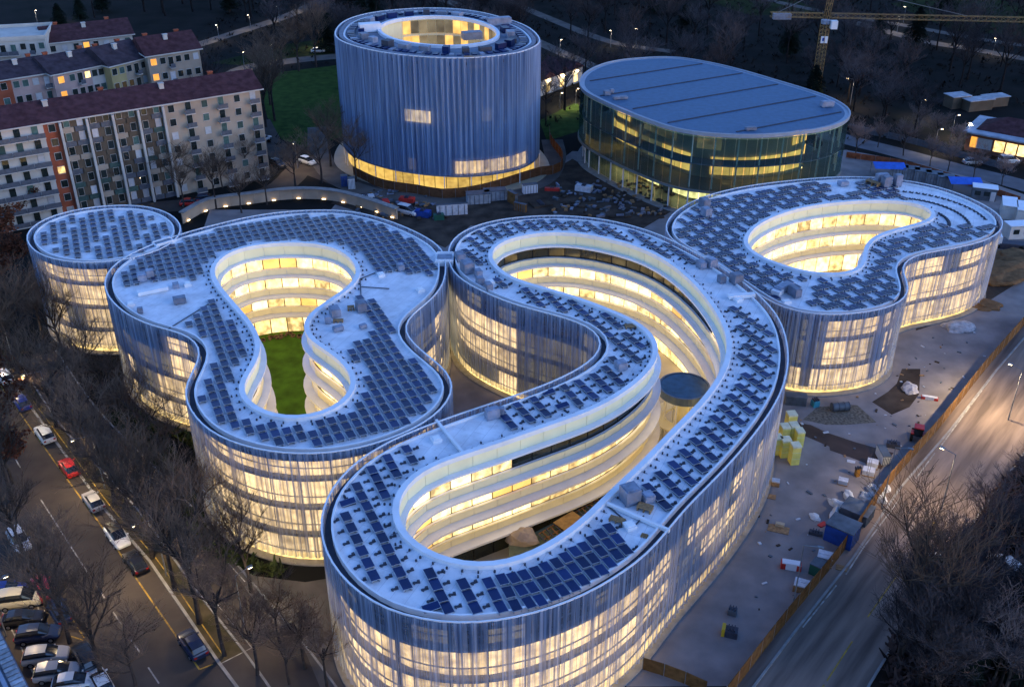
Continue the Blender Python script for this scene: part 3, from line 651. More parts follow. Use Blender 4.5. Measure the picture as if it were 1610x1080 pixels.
# loose timber on the roofs
def crate(px, py, z, d, rz, label, mat=M_wood):
    p = site(px, py, z); t = thing('timber_pallet', label, 'pallet', (p.x, p.y, z))
    for k in range(4):
        mb = MB(); q = (k - 1.5) * d[1] / 4; mb.box((p.x - q * math.sin(rz), p.y + q * math.cos(rz), z + d[2] - .04), (d[0], d[1] / 4 - .05, .06), rz); mb.build('plank', mat, t)
    for s in (-1, 0, 1):
        mb = MB(); mb.box((p.x + s * d[0] * .42 * math.cos(rz), p.y + s * d[0] * .42 * math.sin(rz), z + (d[2] - .07) / 2), (.14, d[1], d[2] - .07), rz); mb.build('bearer', mat, t)
crate(1014, 801, s_r, (1.5, 1.0, .45), -.45, 'timber pallet on the largest roof beside a grey unit'); crate(970, 819, s_r, (1.5, .8, .3), -.45, 'long timber pallet on the largest roof beside a skylight')
crate(991, 515, s_r, (1.4, .9, .35), .1, 'brown timber pallet on the inner bend of the largest roof'); crate(1013, 843, s_r, (.6, .5, .2), -.4, 'tiny brown pallet near the screened edge of the largest roof')
crate(552, 487, b2_r, (.9, .8, .5), .2, 'timber pallet between two grey units on the lawn courtyard roof'); crate(532, 506, b2_r, (1.3, .7, .3), .1, 'low timber pallet in front of a grey unit on the lawn courtyard roof')
crate(1372, 292, ne_r, (2.6, 1.1, .8), -.9, 'tall stack of brown timber at the rear rim of the bean-shaped roof')
# courtyard floors
for root, li, m, nm in ((b2, b2_i, M_lawn, 'courtyard_lawn'), (sb, s_i, pm('pale_terrace', (.50, .46, .36), .7, 0, .12, .3), 'terrace'), (ne, ne_i, pm('court_floor', (.46, .42, .33), .7, 0, .15, .3), 'terrace')):
    fill_poly(nm, offset(li, .6), .03, m, root)
mb = MB()
gl = offset(b2_i, -.9)
for i in range(0, len(gl)):
    for q in range(5):
        p = gl[i] + Vector((rng.uniform(-.7, .7), rng.uniform(-.7, .7))); mb.box((p.x, p.y, .12), (rng.uniform(.3, .6), rng.uniform(.3, .6), .3), rng.random() * 3)
mb.build('gravel_edge', pm('brown_stones', (.16, .11, .07), .9, 0, .4, 2), b2, kind='stuff')
# pergola, covered boulder and round canopy inside the largest courtyard
PT = 2.6
fill_poly('lower_terrace', sites([(800,850),(838,838),(930,790),(955,800),(900,850),(840,874),(800,880)], PT), PT, pm('green_terrace', (.12, .14, .08), .8, 0, .3, .5), sb)
t = thing('pergola', 'rust-brown slatted pergola on the terrace inside the long courtyard', 'pergola', site(890, 820, PT))
M_rust = pm('rusty_steel', (.22, .10, .03), .8, .1, .4, 2)
A, B, C = site(846, 845, PT), site(938, 790, PT), site(862, 862, PT); dv = (B - A); ev = (C - A)
for k in range(16):
    a = A + dv * (k / 15) + Vector((0, 0, .55)); b = a + ev * 1.0; d = b - a; mb = MB(); c = (a + b) / 2; mb.box(c, (d.length, .14, .1), math.atan2(d.y, d.x)); mb.build('slat', M_rust if k % 2 else M_mount, t)
for q in (0, .5, 1):
    a = A + ev * q + Vector((0, 0, .45)); b = a + dv; d = b - a; mb = MB(); mb.box((a + b) / 2, (d.length, .14, .12), math.atan2(d.y, d.x)); mb.build('beam', M_rust, t)
mb = MB(); c = A + dv * .45 + ev * .5; mb.box((c.x, c.y, PT + .68), (3.0, 2.4, .1), math.atan2(dv.y, dv.x)); mb.build('deck_sheet', pm('plywood', (.42, .23, .06), .8, 0, .3, 1.5), t)
def lump(name, c, r, mat, seed, label=None, cat=None, parent=None, sub=3):
    bm = bmesh.new(); bmesh.ops.create_icosphere(bm, subdivisions=sub, radius=1); rr = random.Random(seed)
    from mathutils import noise
    for v in bm.verts:
        f = 1 + .35 * noise.noise(v.co * 1.6 + Vector((seed, 0, 0))) + .14 * noise.noise(v.co * 4 + Vector((0, seed, 0)))
        v.co = Vector((v.co.x * r[0] * f, v.co.y * r[1] * f, max(-.15, v.co.z) * r[2] * f))
    me = bpy.data.meshes.new(name); bm.to_mesh(me); bm.free(); me.materials.append(mat)
    o = bpy.data.objects.new(name, me); col.objects.link(o); o.location = c; o.rotation_euler = (0, 0, seed)
    if parent: o.parent = parent; o.location = Vector(c) - ORG[parent.name]
    elif label: tag(o, label, cat)
    return o
lump('covered_heap', site(822, 848, PT), (2.0, 1.3, 1.2), pm('grey_brown_sheet', (.34, .27, .21), .8, 0, .2, 1, .3), 3, 'heap under a grey-brown sheet beside the pergola', 'heap')
cpt = site(1076, 607, 8.2)
t = thing('round_canopy', 'low round dark blue canopy on white columns in the long courtyard', 'canopy', (cpt.x, cpt.y, 0))
circ = [Vector((cpt.x + 3.25 * math.cos(a * math.pi / 20), cpt.y + 3.25 * math.sin(a * math.pi / 20))) for a in range(40)]
mb = MB(); mb.prism(offset(circ, -.2), 8.0, 8.22); mb.build('roof_disc', pm('blue_steel', (.03, .08, .15), .2, .3, .3, 1.2), t)
mb = MB(); mb.slab(circ, offset(circ, -.22), 7.2, 8.3); mb.build('rim', pm('canopy_rim', (.10, .14, .20), .3, .4, .2, 1), t)
for k in range(8):
    a = k * math.pi / 4 + .3; mb = MB(); mb.tube((cpt.x + 2.4 * math.cos(a), cpt.y + 2.4 * math.sin(a), 0), (cpt.x + 2.4 * math.cos(a), cpt.y + 2.4 * math.sin(a), 7.3), .11, n=8); mb.build('column', M_white, t)
mb = MB(); mb.slab(offset(circ, .6), offset(circ, -1.2), 3.4, 3.6); mb.build('ring_walk', M_cream, t)
mb = MB(); mb.tube((cpt.x, cpt.y, 0), (cpt.x, cpt.y, 7.2), .9, n=20); mb.build('core', M_cream, t)

# ================================================================== round tower
HT = 27.2
TW_O = [(527,50),(543.6,32),(584,20),(641,14),(688,12.7),(741.5,16.8),(792,28.5),(829,42),(848,60),(845.5,70.4),(818.7,82),(768,89),(718,91.5),(661,89),(600.6,82),(557,72),(532,62)]
TW_I = [(597,46),(604,37),(627.5,30),(674.4,26),(728,28.5),(768,40),(782,54),(768,65),(718,72),(651,68),(612,58)]
tl, ttot = smooth_loop(sites(TW_O, HT), .55); tcs, _ = smooth_loop(sites(TW_O, HT), 1.8); tin, _ = smooth_loop(sites(TW_I, HT), 1.8)
c = sum(tcs, Vector((0, 0))) / len(tcs)
tw = thing('round_tower', 'tall round tower wrapped in sky-tinted metal mesh with a glowing ground floor', 'building', (c.x, c.y, 0))
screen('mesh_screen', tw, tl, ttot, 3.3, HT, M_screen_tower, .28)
mb = MB(); mb.slab(offset(tcs, -.25), offset(tcs, -1.6), HT - 1.6, HT - 1.0); mb.build('gutter', M_gutter, tw)
mb = MB(); mb.slab(offset(tcs, -1.6), offset(tcs, -2.0), HT - 1.4, HT - .2); mb.build('roof_kerb', M_white, tw)
mb = MB(); mb.slab(offset(tcs, .14), offset(tcs, -.1), HT - .12, HT + .04); mb.build('screen_rail', M_white, tw)
fill_poly('roof_deck', offset(tcs, -1.9), HT - .5, pm('blue_grey_roof', (.16, .19, .24), .7, 0, .3, .4), tw, hole=offset(tin, .5))
mb = MB(); mb.slab(offset(tin, 0), offset(tin, .7), HT - .6, HT + .1); mb.build('courtyard_coping', M_ledge, tw)
mb = MB(); mb.wall(offset(tin, .6), 8, HT - .3); mb.build('courtyard_wall', M_cream, tw)
fill_poly('court_floor', offset(tin, .7), 8, M_cream, tw)
xs0 = c.x - 8
for k in range(5):
    def pk(p, i): return None if p.x < xs0 else rng.choice('CDD')
    z = HT - 3.6 - k * 3.3
    panes_along(tw, offset(tin, .45), z, z + 2.7, 1.9, pk)
mb = MB(); mb.wall(offset(tcs, -1.5), 0, HT - 1.5); mb.build('facade_wall', M_dark, tw)
mb = MB(); mb.slab(offset(tcs, .2), offset(tcs, -1.4), 3.05, 3.35); mb.build('floor_band', M_slab, tw)
for k in range(1, 8):
    mb = MB(); mb.slab(offset(tcs, -.7), offset(tcs, -1.5), k * 3.4 + 3.1, k * 3.4 + 3.35); mb.build('floor_band', M_slab, tw)
fa, fb = nearest(site(720, 92, HT), tcs), nearest(site(833, 79, HT), tcs)
def pk(p, i): j = nearest(p, tcs); return 'A' if fa <= j <= fb else None
panes_along(tw, offset(tcs, -.45), 3.6, 6.2, 1.5, pk, name='facade_pane')
for px, py, n in ((655, 183, 3), (760, 181, 1), (635, 258, 1), (735, 98, 1), (757, 98, 1)):
    # lit windows seen through the mesh: placed on the facade line below the matching rim point
    q = min(range(len(tcs)), key=lambda i: abs((805 + 1610 * tcs[i].x / (tcs[i].y * CP + (CAM_H - HT) * SP)) - px) + (0 if tcs[i].y < c.y else 1e4))
    p = offset(tcs, -.42)[q]; nn = normals(tcs)[q]; ang = math.atan2(nn.y, nn.x) + math.pi / 2
    dirv = Vector((math.cos(ang), math.sin(ang)))
    vv = (py - 540) / 1610; z = CAM_H - p.y * (SP + vv * CP) / (CP - vv * SP)
    for k in range(n):
        r = p + dirv * (k - (n - 1) / 2) * 1.9; inst('facade_pane', PANE['B' if n > 1 else 'D'], tw, (r.x, r.y, z - 1.2), ang, (1.8, 1, 2.4))
gp = offset(tcs, -.6)
panes_along(tw, gp, .15, 3.0, 2.4, lambda p, i: 'Y' if p.y < c.y + 8 else 'N', name='ground_floor_pane')
mb = MB(); mb.slab(offset(tcs, 2.6), offset(tcs, -1.4), 0, .14); mb.build('plinth', pm('warm_terrazzo', (.35, .30, .20), .6, 0, .1, .5), tw)
for k in range(0, len(tcs), 3):
    p = offset(tcs, .35)[k]; mb = MB(); mb.tube((p.x, p.y, .14), (p.x, p.y, 3.2), .09, n=6); mb.build('column', M_white, tw)
for i in range(0, len(tcs)):                       # ring of plant on the roof
    p = offset(tcs, -3.2)[i]; a = math.atan2(normals(tcs)[i].y, normals(tcs)[i].x)
    mb = MB(); mb.box((p.x, p.y, HT - .2), (1.5, .9, .3), a); mb.build('solar_panel', M_pv if i % 4 else M_unit, tw)
    if i % 3 == 0:
        p = offset(tcs, -5.4)[i]
        if not inside(p, offset(tin, 1.6)):
            mb = MB(); mb.box((p.x, p.y, HT + .1), (rng.uniform(1.2, 3.0), rng.uniform(1, 1.8), rng.uniform(.7, 1.6)), a + 1.57); mb.build('air_handling_unit', rng.choice([M_unit, M_pv, M_mount]), tw)
for px, py, d in ((582, 50, (4.5, 2.2, 1.6)), (742, 62, (4, 2.2, 1.4)), (785, 40, (5, 2.0, 1.5))): roof_unit(tw, px, py, HT - .5, d, .3, M_ledge if px < 600 else M_unit)

# ================================================================== oval glass hall
HO = 16.6
OV_O = [(912.6,134),(919,117.4),(943,104),(976,95.6),(1037,91),(1070,92),(1120,100.6),(1170.6,113),(1221,128),(1271,143),(1311.5,157.7),(1335,174.4),(1331.6,188),(1305,199.6),(1254.5,208),(1187.4,213),(1120,210.7),(1060,202),(986.4,176),(946,157.7),(922.7,146)]
ol, _ = smooth_loop(sites(OV_O, HO), 1.5); c = sum(ol, Vector((0, 0))) / len(ol)
ov = thing('oval_glass_hall', 'low oval hall with green glass walls and a flat blue roof', 'building', (c.x, c.y, 0))
fill_poly('roof_deck', offset(ol, -.8), HO, pm('oval_roof_felt', (.050, .115, .20), .6, 0, .15, .9, .03), ov)
mb = MB(); mb.slab(offset(ol, .25), offset(ol, -.82), HO - .5, HO - .02); mb.slab(offset(ol, .3), offset(ol, .02), HO - .01, HO + .25); mb.build('roof_rim', pm('blue_grey_rim', (.28, .33, .40), .5, .2, .1, 1), ov)
d = Vector((math.cos(R(28)), math.sin(R(28))))
for k in range(-2, 3):                             # standing seams
    p0 = Vector((c.x, c.y)) + Vector((d.y, -d.x)) * (k * 10.5 + 2); pts = []
    for q in range(-60, 61):
        p = p0 + d * q
        if inside(p, offset(ol, -1.2)): pts.append(p)
    if len(pts) > 2:
        mid_ = (pts[0] + pts[-1]) / 2; mb = MB(); mb.box((mid_.x, mid_.y, HO + .06), ((pts[-1] - pts[0]).length, .35, .12), math.atan2(d.y, d.x)); mb.build('roof_seam', M_gutter, ov)
for px, py, dd in ((954,150,(1.2,1.2,.8)),(975,156,(3,1.2,.4)),(1300,168,(2.5,1.2,1)),(1180,205,(2,1,.5)),(962,146,(.8,.8,.6))): roof_unit(ov, px, py, HO, dd, .2)
M_pool = glass_mat('green_curtain_glass', (.020, .038, .050), .70)
GP = pane_mesh(M_pool); PANE['G'] = GP
for z0, z1 in ((.1, 4.9), (5.4, 10.4), (10.5, HO - .75)):
    panes_along(ov, offset(ol, .1 if z0 > 5 else -1.6), z0, z1, 2.0, lambda p, i: 'G', name='glass_pane')
mb = MB(); mb.slab(offset(ol, .3), offset(ol, -7), 4.9, 5.35); mb.build('floor_slab', pm('slab_teal', (.12, .15, .15), .6, 0, .2, .5), ov)
mb = MB(); mb.slab(offset(ol, -.5), offset(ol, -4), 10.1, 10.3); mb.build('gallery_slab', M_slab, ov)
core = offset(ol, -7.5); mb = MB(); mb.wall(core, 0, HO - .8); mb.build('core_wall', pm('core_plaster', (.35, .33, .26), .8, 0, .2, .3), ov)
fill_poly('pool_deck', offset(ol, -1), .05, pm('pool_tiles', (.40, .40, .33), .4, 0, .1, .5), ov)
mb = MB(); mb.wall(offset(ol, -.2), HO - 1.0, HO - .8); mb.build('ceiling_edge', M_cream, ov)
panes_along(ov, offset(ol, -7.2), .5, 4.6, 4.0, lambda p, i: rng.choice('BBAC') if p.y < c.y + 4 and rng.random() < .8 else None, name='interior_light')
panes_along(ov, offset(ol, -7.2), 6.0, 9.6, 4.0, lambda p, i: rng.choice('CCDD') if rng.random() < .85 else None, name='interior_light')
panes_along(ov, offset(ol, -7.2), 11, 14.6, 5.0, lambda p, i: rng.choice('CCDD') if rng.random() < .8 else None, name='interior_light')
for k in range(0, len(ol), 3):
    p = offset(ol, -1.0)[k]; mb = MB(); mb.tube((p.x, p.y, 0), (p.x, p.y, HO - .7), .16, n=6); mb.build('column', M_white, ov)
mb = MB(); mb.slab(offset(ol, .3), offset(ol, -1.4), 0, .14); mb.build('plinth', M_kerb, ov)

# ================================================================== apartment blocks
M_beige = pm('beige_render', (.37, .30, .225), .85, 0, .18, .3, orand=0)
M_pink = pm('pinkish_render', (.44, .31, .27), .85, 0, .2, .3); M_brick = pm('red_brick_render', (.30, .085, .045), .85, 0, .2, .5)
M_whiter = pm('white_render', (.48, .45, .40), .85, 0, .15, .3); M_brown = pm('brown_render', (.11, .085, .06), .85, 0, .2, .4)
M_yel = pm('ochre_render', (.40, .32, .15), .85, 0, .2, .3); M_roofred = pm('red_roof_tiles', (.072, .034, .036), .85, 0, .35, .8, .3)
M_roofdark = pm('dark_roof_tiles', (.055, .042, .050), .85, 0, .35, .8, .3); M_shut = pm('green_shutter', (.05, .10, .085), .7, 0, .3, 2, orand=.4)
M_shutb = pm('blind', (.42, .42, .42), .7, 0, .1, 2, orand=.3); M_rail = pm('balcony_rail', (.10, .11, .13), .6, .3, .2, 2)
M_orange = glow('stair_window_orange', (1, .46, .07), .22, .7, 1.2)
def wm(m):
    mb = MB(); mb.box((0, 0, 0), (1, .08, 1)); return mb.mesh('window', m)
WINM = {'N': wm(M_glassdark), 'S': wm(M_shut), 'B': wm(M_shutb), 'O': wm(M_orange), 'L': wm(M_winA)}
FRM = MB(); [FRM.box((s * .53, -.02, 0), (.05, .14, 1.1)) for s in (-1, 1)]; [FRM.box((0, -.02, s * .53), (1.0, .14, .05)) for s in (-1, 1)]
FRAME = FRM.mesh('window_frame', M_whiter)
def gable_roof(t, P, ux, uy, L, D, z, rise, over, mat, hip=0, name='roof'):
    a = lambda s, q, zz: (P.x + ux.x * s + uy.x * q, P.y + ux.y * s + uy.y * q, zz)
    mb = MB(); o = over
    e = [a(-o, -o, z), a(L + o, -o, z), a(L + o, D + o, z), a(-o, D + o, z)]; r = [a(hip - (0 if hip else o), D / 2, z + rise), a(L - hip + (0 if hip else o), D / 2, z + rise)]
    mb.face([e[0], e[1], r[1], r[0]]); mb.face([e[2], e[3], r[0], r[1]]); mb.face([e[1], e[2], r[1]]); mb.face([e[3], e[0], r[0]])
    mb.face([(x, y, zz - .02) for x, y, zz in e][::-1])
    ro = mb.build(name, mat, t)
    mb = MB(); q = [(-o - .06, -o - .06), (L + o + .06, -o - .06), (L + o + .06, D + o + .06), (-o - .06, D + o + .06)]
    mb.prism([a(x, y, 0) for x, y in q], z - .28, z - .03); mb.build('eaves', M_whiter, ro); return ro
def block(name, label, pA, pB, z, depth, sections, floors, roofmat=None, rise=2.2, hip=0, flat=False, side=(), group=None, chim=3):
    """pA,pB: plan points of the front; sections: (start, end, wall material, style, bays)"""
    d = pB - pA; d.z = 0; L = d.length; ux = d.normalized(); uy = Vector((-ux.y, ux.x, 0))
    if uy.y < 0: uy = -uy
    t = thing(name, label, 'apartment block', (pA.x, pA.y, 0), group); rz = math.atan2(ux.y, ux.x); fh = z / floors
    W = lambda s, q, zz=0: Vector((pA.x + ux.x * s + uy.x * q, pA.y + ux.y * s + uy.y * q, zz))
    for s0, s1, m, style, bays in sections:
        a, b = s0 * L, s1 * L; mb = MB(); mb.prism([W(a, 0), W(b, 0), W(b, depth), W(a, depth)], 0, z - .3); mb.build('wall', m, t)
        bw = (b - a) / bays
        for fl in range(floors):
            zc = fl * fh + fh * .52
            for k in range(bays):
                s = a + (k + .5) * bw; r = rng.random()
                if style == 'balcony' or (style == 'mixed' and k % 2 == 1):
                    p = W(s, -.65, fl * fh + .1); mb = MB(); mb.box((p.x, p.y, p.z), (bw * (.98 if style == 'balcony' else .62), 1.3, .16), rz); bo = mb.build('balcony', M_whiter, t)
                    p = W(s, -1.27, fl * fh + .65); mb = MB(); mb.box((p.x, p.y, p.z), (bw * (.96 if style == 'balcony' else .6), .06, .9), rz); mb.build('railing', M_rail, bo)
                    wq = (1.1, 2.1); zz = fl * fh + 1.3
                elif style == 'loggia':
                    p = W(s, -.12, fl * fh + .55); mb = MB(); mb.box((p.x, p.y, p.z), (bw * .9, .2, .95), rz); mb.build('parapet', rng.choice([M_rail, M_brown, M_beige, M_shut, M_rail]), t); wq = (bw * .42, 1.5); zz = fl * fh + 1.9
                elif style == 'blank': continue
                else: wq = (1.15, 1.35); zz = zc
                key = ('L' if r < .004 else 'S' if r < .2 else 'B' if r < .36 else 'N')
                if style == 'stair': key = 'O' if fl > 3 else 'N'; wq = (1.3, 1.4)
                p = W(s, -.03, zz); o = inst('window', WINM[key], t, p, rz, (wq[0], 1, wq[1]))
                f = bpy.data.objects.new('window_frame', FRAME); col.objects.link(f); f.parent = o
        if style == 'loggia':
            for k in range(bays + 1):
                if k % 2 == 0 or k in (0, bays):
                    p = W(a + k * bw, -.5, z / 2); mb = MB(); mb.box((p.x, p.y, p.z - .2), (.42, .9, z - .4), rz); mb.build('pier', M_whiter, t)
    for fl in range(floors):                                  # end wall
        for q in side:
            p = W(L + .03, q * depth, fl * fh + fh * .55); inst('window', WINM[rng.choice('NNSB')], t, p, rz + R(90), (1.1, 1, 1.3))
    if flat:
        mb = MB(); mb.prism([W(-.2, -.2), W(L + .2, -.2), W(L + .2, depth + .2), W(-.2, depth + .2)], z - .3, z); mb.build('roof', roofmat, t)
        mb = MB(); q = [W(-.25, -.25), W(L + .25, -.25), W(L + .25, depth + .25), W(-.25, depth + .25)]; i = [W(.1, .1), W(L - .1, .1), W(L - .1, depth - .1), W(.1, depth - .1)]; mb.slab(q, i, z, z + .7); mb.build('parapet', M_whiter, t)
    else:
        ro = gable_roof(t, pA, ux, uy, L, depth, z, rise, .6, roofmat, hip)
        for k in range(chim):
            p = W(L * (k + .6) / (chim + .3), depth * (.35 if k % 2 else .62), z + rise * .8); mb = MB(); mb.box((p.x, p.y, p.z), (.9, .7, 1.4), rz); mb.box((p.x, p.y, p.z + .75), (1.1, .9, .14), rz); mb.build('chimney', M_whiter if k % 2 else M_brick, ro)
    return t, W, L
ZA = 19.0
aA, aB = site(-80, 216, ZA), site(408, 139, ZA)
Lx = (aB - aA).length
def sec(px):                                     # share of the front at a given survey point
    f = 0
    for k in range(200):
        q = aA.lerp(aB, k / 199)
        if 805 + 1610 * q.x / (q.y * CP + (CAM_H - ZA) * SP) < px: f = k / 199
    return f
s1, s2, s3 = sec(67), sec(94), sec(255)
apt, AW, AL = block('apartment_block', 'long apartment block with dark red roof, brick stair strip and white framed loggias', aA, aB, ZA, 11.5,
    [(0, s1, M_whiter, 'balcony', 5), (s1, s2, M_brick, 'win', 1), (s2, s3, M_brown, 'loggia', 8), (s3, 1, M_beige, 'mixed', 6)], 7, M_roofred, 2.6, side=(), chim=5)
for fl in (3,):
    p = AW((s1 + s2) / 2 * AL, -.08, fl * ZA / 7 + 1.45); inst('window', WINM['L'], apt, p, math.atan2((aB - aA).y, (aB - aA).x), (1.3, 1, 1.3))
def simple_block(label, a, b, z, depth, secs, floors, roof, **k): return block('apartment_block', label, site(*a, z), site(*b, z), z, depth, secs, floors, roof, **k)
simple_block('pink apartment house with a dark roof and green shutters behind the long block', (-10, 127), (80, 113), 19, 11, [(0, .28, M_brick, 'win', 1), (.28, .6, M_pink, 'win', 2), (.6, 1, M_pink, 'mixed', 2)], 6, M_roofdark, rise=2.4)
simple_block('apartment house with orange stair windows and a skylit dark roof behind the long block', (82, 117), (172, 99), 19, 12, [(0, .25, M_pink, 'stair', 1), (.25, .65, M_pink, 'mixed', 3), (.65, 1, M_whiter, 'win', 3)], 6, M_roofdark, rise=2.6)
simple_block('ochre apartment house with dormer windows behind the long block', (172, 104), (229, 90), 19, 11, [(0, .4, M_yel, 'win', 2), (.4, 1, M_beige, 'mixed', 3)], 6, M_roofdark, rise=3.2)
simple_block('apartment house with a column of orange lit stair windows and a white edged roof', (231, 88), (313, 76), 20, 11, [(0, .2, M_beige, 'stair', 1), (.2, .65, M_beige, 'mixed', 3), (.65, 1, M_beige, 'win', 2)], 6, M_roofred, rise=3.0)
simple_block('far apartment house with red roof and two orange lit windows', (72, 68), (207, 53), 19, 12, [(0, .4, M_whiter, 'win', 3), (.4, .5, M_beige, 'stair', 1), (.5, 1, M_whiter, 'win', 4)], 6, M_roofred, rise=2.6)
simple_block('far white apartment house with flat roof terraces', (-40, 66), (70, 60), 21, 13, [(0, .6, M_whiter, 'balcony', 4), (.6, 1, M_whiter, 'mixed', 3)], 6, M_whiter, flat=True)
# red-roofed pavilion between tower and hall
pv = thing('pavilion', 'low red-roofed pavilion with lit walls between the tower and the oval hall', 'building', site(880, 150, 0))
P0 = site(850, 152, 0); P1 = site(915, 128, 0); dd = P1 - P0; ux = dd.normalized(); uy = Vector((-ux.y, ux.x, 0)); Lp = dd.length
def pvW(s, q, z): return (P0.x + ux.x * s + uy.x * q, P0.y + ux.y * s + uy.y * q, z)
mb = MB(); mb.prism([pvW(0, 0, 0), pvW(Lp, 0, 0), pvW(Lp, 9, 0), pvW(0, 9, 0)], 0, 4.2); mb.build('wall', M_whiter, pv)
for k in range(3):
    rz_ = math.atan2(ux.y, ux.x); s = Lp * k / 3
    mb = MB(); mb.face([pvW(s - .2, -.6, 4.2), pvW(s + Lp / 6, -.6, 6), pvW(s + Lp / 6, 9.6, 6), pvW(s - .2, 9.6, 4.2)]); mb.face([pvW(s + Lp / 6, -.6, 6), pvW(s + Lp / 3 + .2, -.6, 4.2), pvW(s + Lp / 3 + .2, 9.6, 4.2), pvW(s + Lp / 6, 9.6, 6)])
    mb.face([pvW(s, -.5, 4.2), pvW(s + Lp / 3, -.5, 4.2), pvW(s + Lp / 6, -.5, 5.9)]); mb.build('roof', M_roofred, pv)
    p = pvW(s + Lp / 6, -.05, 1.6); inst('window', WINM['L'], pv, p, rz_, (1.6, 1, 2))
    mb = MB(); p = pvW(s + Lp / 6, -.5, 3.6); mb.box(p, (.5, .4, .3), rz_); mb.build('wall_lamp', lamp_mat('wall_lamp_glow', (1, .75, .4), 14), pv)
# park house on the right
ph = thing('park_house', 'brick park house with hipped red roof and lit windows near the woods', 'building', site(1560, 245, 0))
P0 = site(1515, 236, 0); P1 = site(1650, 262, 0); dd = P1 - P0; ux = dd.normalized(); uy = Vector((-ux.y, ux.x, 0)); Lp = dd.length; rz_ = math.atan2(ux.y, ux.x)
mb = MB(); mb.prism([pvW(0, 0, 0), pvW(Lp, 0, 0), pvW(Lp, 12, 0), pvW(0, 12, 0)], 0, 4.4); mb.build('wall', pm('dark_brick', (.16, .08, .055), .85, 0, .3, 1), ph)
mb = MB(); mb.prism([pvW(-.8, -1.6, 0), pvW(Lp + .8, -1.6, 0), pvW(Lp + .8, 12.8, 0), pvW(-.8, 12.8, 0)], 4.4, 4.7); mb.build('eaves', pm('blue_flashing', (.30, .33, .38), .5, .2, .3, .5), ph)
gable_roof(ph, Vector(pvW(1.5, 1.5, 0)), ux, uy, Lp - 3, 9, 4.72, 2.6, .2, M_roofred, hip=5)
for s, key, wd in ((.04, 'O', 1.4), (.16, 'B', 3.4), (.34, 'L', 2.2), (.48, 'L', 2.2), (.62, 'L', 2.2)):
    inst('window', WINM[key], ph, pvW(Lp * s + 1, -.05, 2.2), rz_, (wd, 1, 2.4))
for px, py, dd_ in ((1502, 168, (5, 3.5, 3)), (1535, 172, (7, 3, 2.6)), (1562, 166, (6, 3, 2.4))):
    p = site(px, py); t = thing('garden_shed', 'small pale flat-roofed shed among the trees behind the park house', 'shed', p, 'sheds behind the park house'); mb = MB(); mb.box((p.x, p.y, dd_[2] / 2), dd_, .3); mb.build('wall', M_brown, t); mb = MB(); mb.box((p.x, p.y, dd_[2] + .1), (dd_[0] + .5, dd_[1] + .5, .18), .3); mb.build('roof', pm('zinc_roof', (.35, .38, .42), .5, .2, .3, .6), t)
# tiled roof corner at the avenue
cr_ = site(5, 1075, 6); t = thing('corner_house', 'blue-lit tiled roof corner of a house by the parking bays', 'building', (cr_.x, cr_.y, 0))
A, B, C = site(-30, 930, 6), site(52, 1092, 6), site(-90, 1130, 6); Dp = A + (C - B)
mb = MB(); mb.prism([(A + (Dp - A) * .08), (B + (C - B) * .08), C, Dp], 0, 5.6); mb.build('wall', M_whiter, t)
mb = MB(); mb.prism([A, B, C, Dp], 5.6, 5.9); ro = mb.build('roof', pm('slate_roof', (.10, .13, .17), .6, 0, .3, 1), t)
dv = B - A; ev = C - B; en = ev.normalized(); rz_ = math.atan2(dv.y, dv.x)
for k in range(26):
    p = A + dv * ((k + .5) / 26) + en * .7; mb = MB(); mb.box((p.x, p.y, 6.0), (dv.length / 26 * .72, 1.1, .14), rz_); mb.build('tile', pm('pale_tile', (.30, .33, .36), .6, 0, .3, 2, orand=.3), ro)
for q in (1.7, 3.6):
    p = A + dv * .5 + en * q; mb = MB(); mb.box((p.x, p.y, 6.1), (dv.length, .35, .4), rz_); mb.build('gutter', pm('blue_gutter', (.25, .30, .38), .5, .3, .2, 1), ro)
# curved garden wall with lamps behind the drum
WLN = dense([site(*p) for p in ((288,352),(330,330),(400,320),(460,313),(520,315),(575,328),(625,345))], 2.0)
t = thing('garden_wall', 'long curved pale wall with warm lights behind the lawn courtyard roof', 'wall', (WLN[0].x, WLN[0].y, 0))
for i in range(len(WLN) - 1):
    a, b = WLN[i], WLN[i + 1]; d = b - a; m_ = (a + b) / 2; mb = MB(); mb.box((m_.x, m_.y, 1.1), (d.length - .03, .2, 2.2), math.atan2(d.y, d.x)); mb.build('panel', M_beige, t)
    if i % 2 == 0:
        q = m_ + Vector((d.y, -d.x)).normalized() * .35; mb = MB(); mb.box((q.x, q.y, .25), (.7, .15, .15), math.atan2(d.y, d.x)); mb.build('ground_light', lamp_mat('ground_light_glow', (1, .72, .35), 1.2), t)
ribbon('coping', WLN, 1.2, 2.4, M_kerb, t, thick=.2)
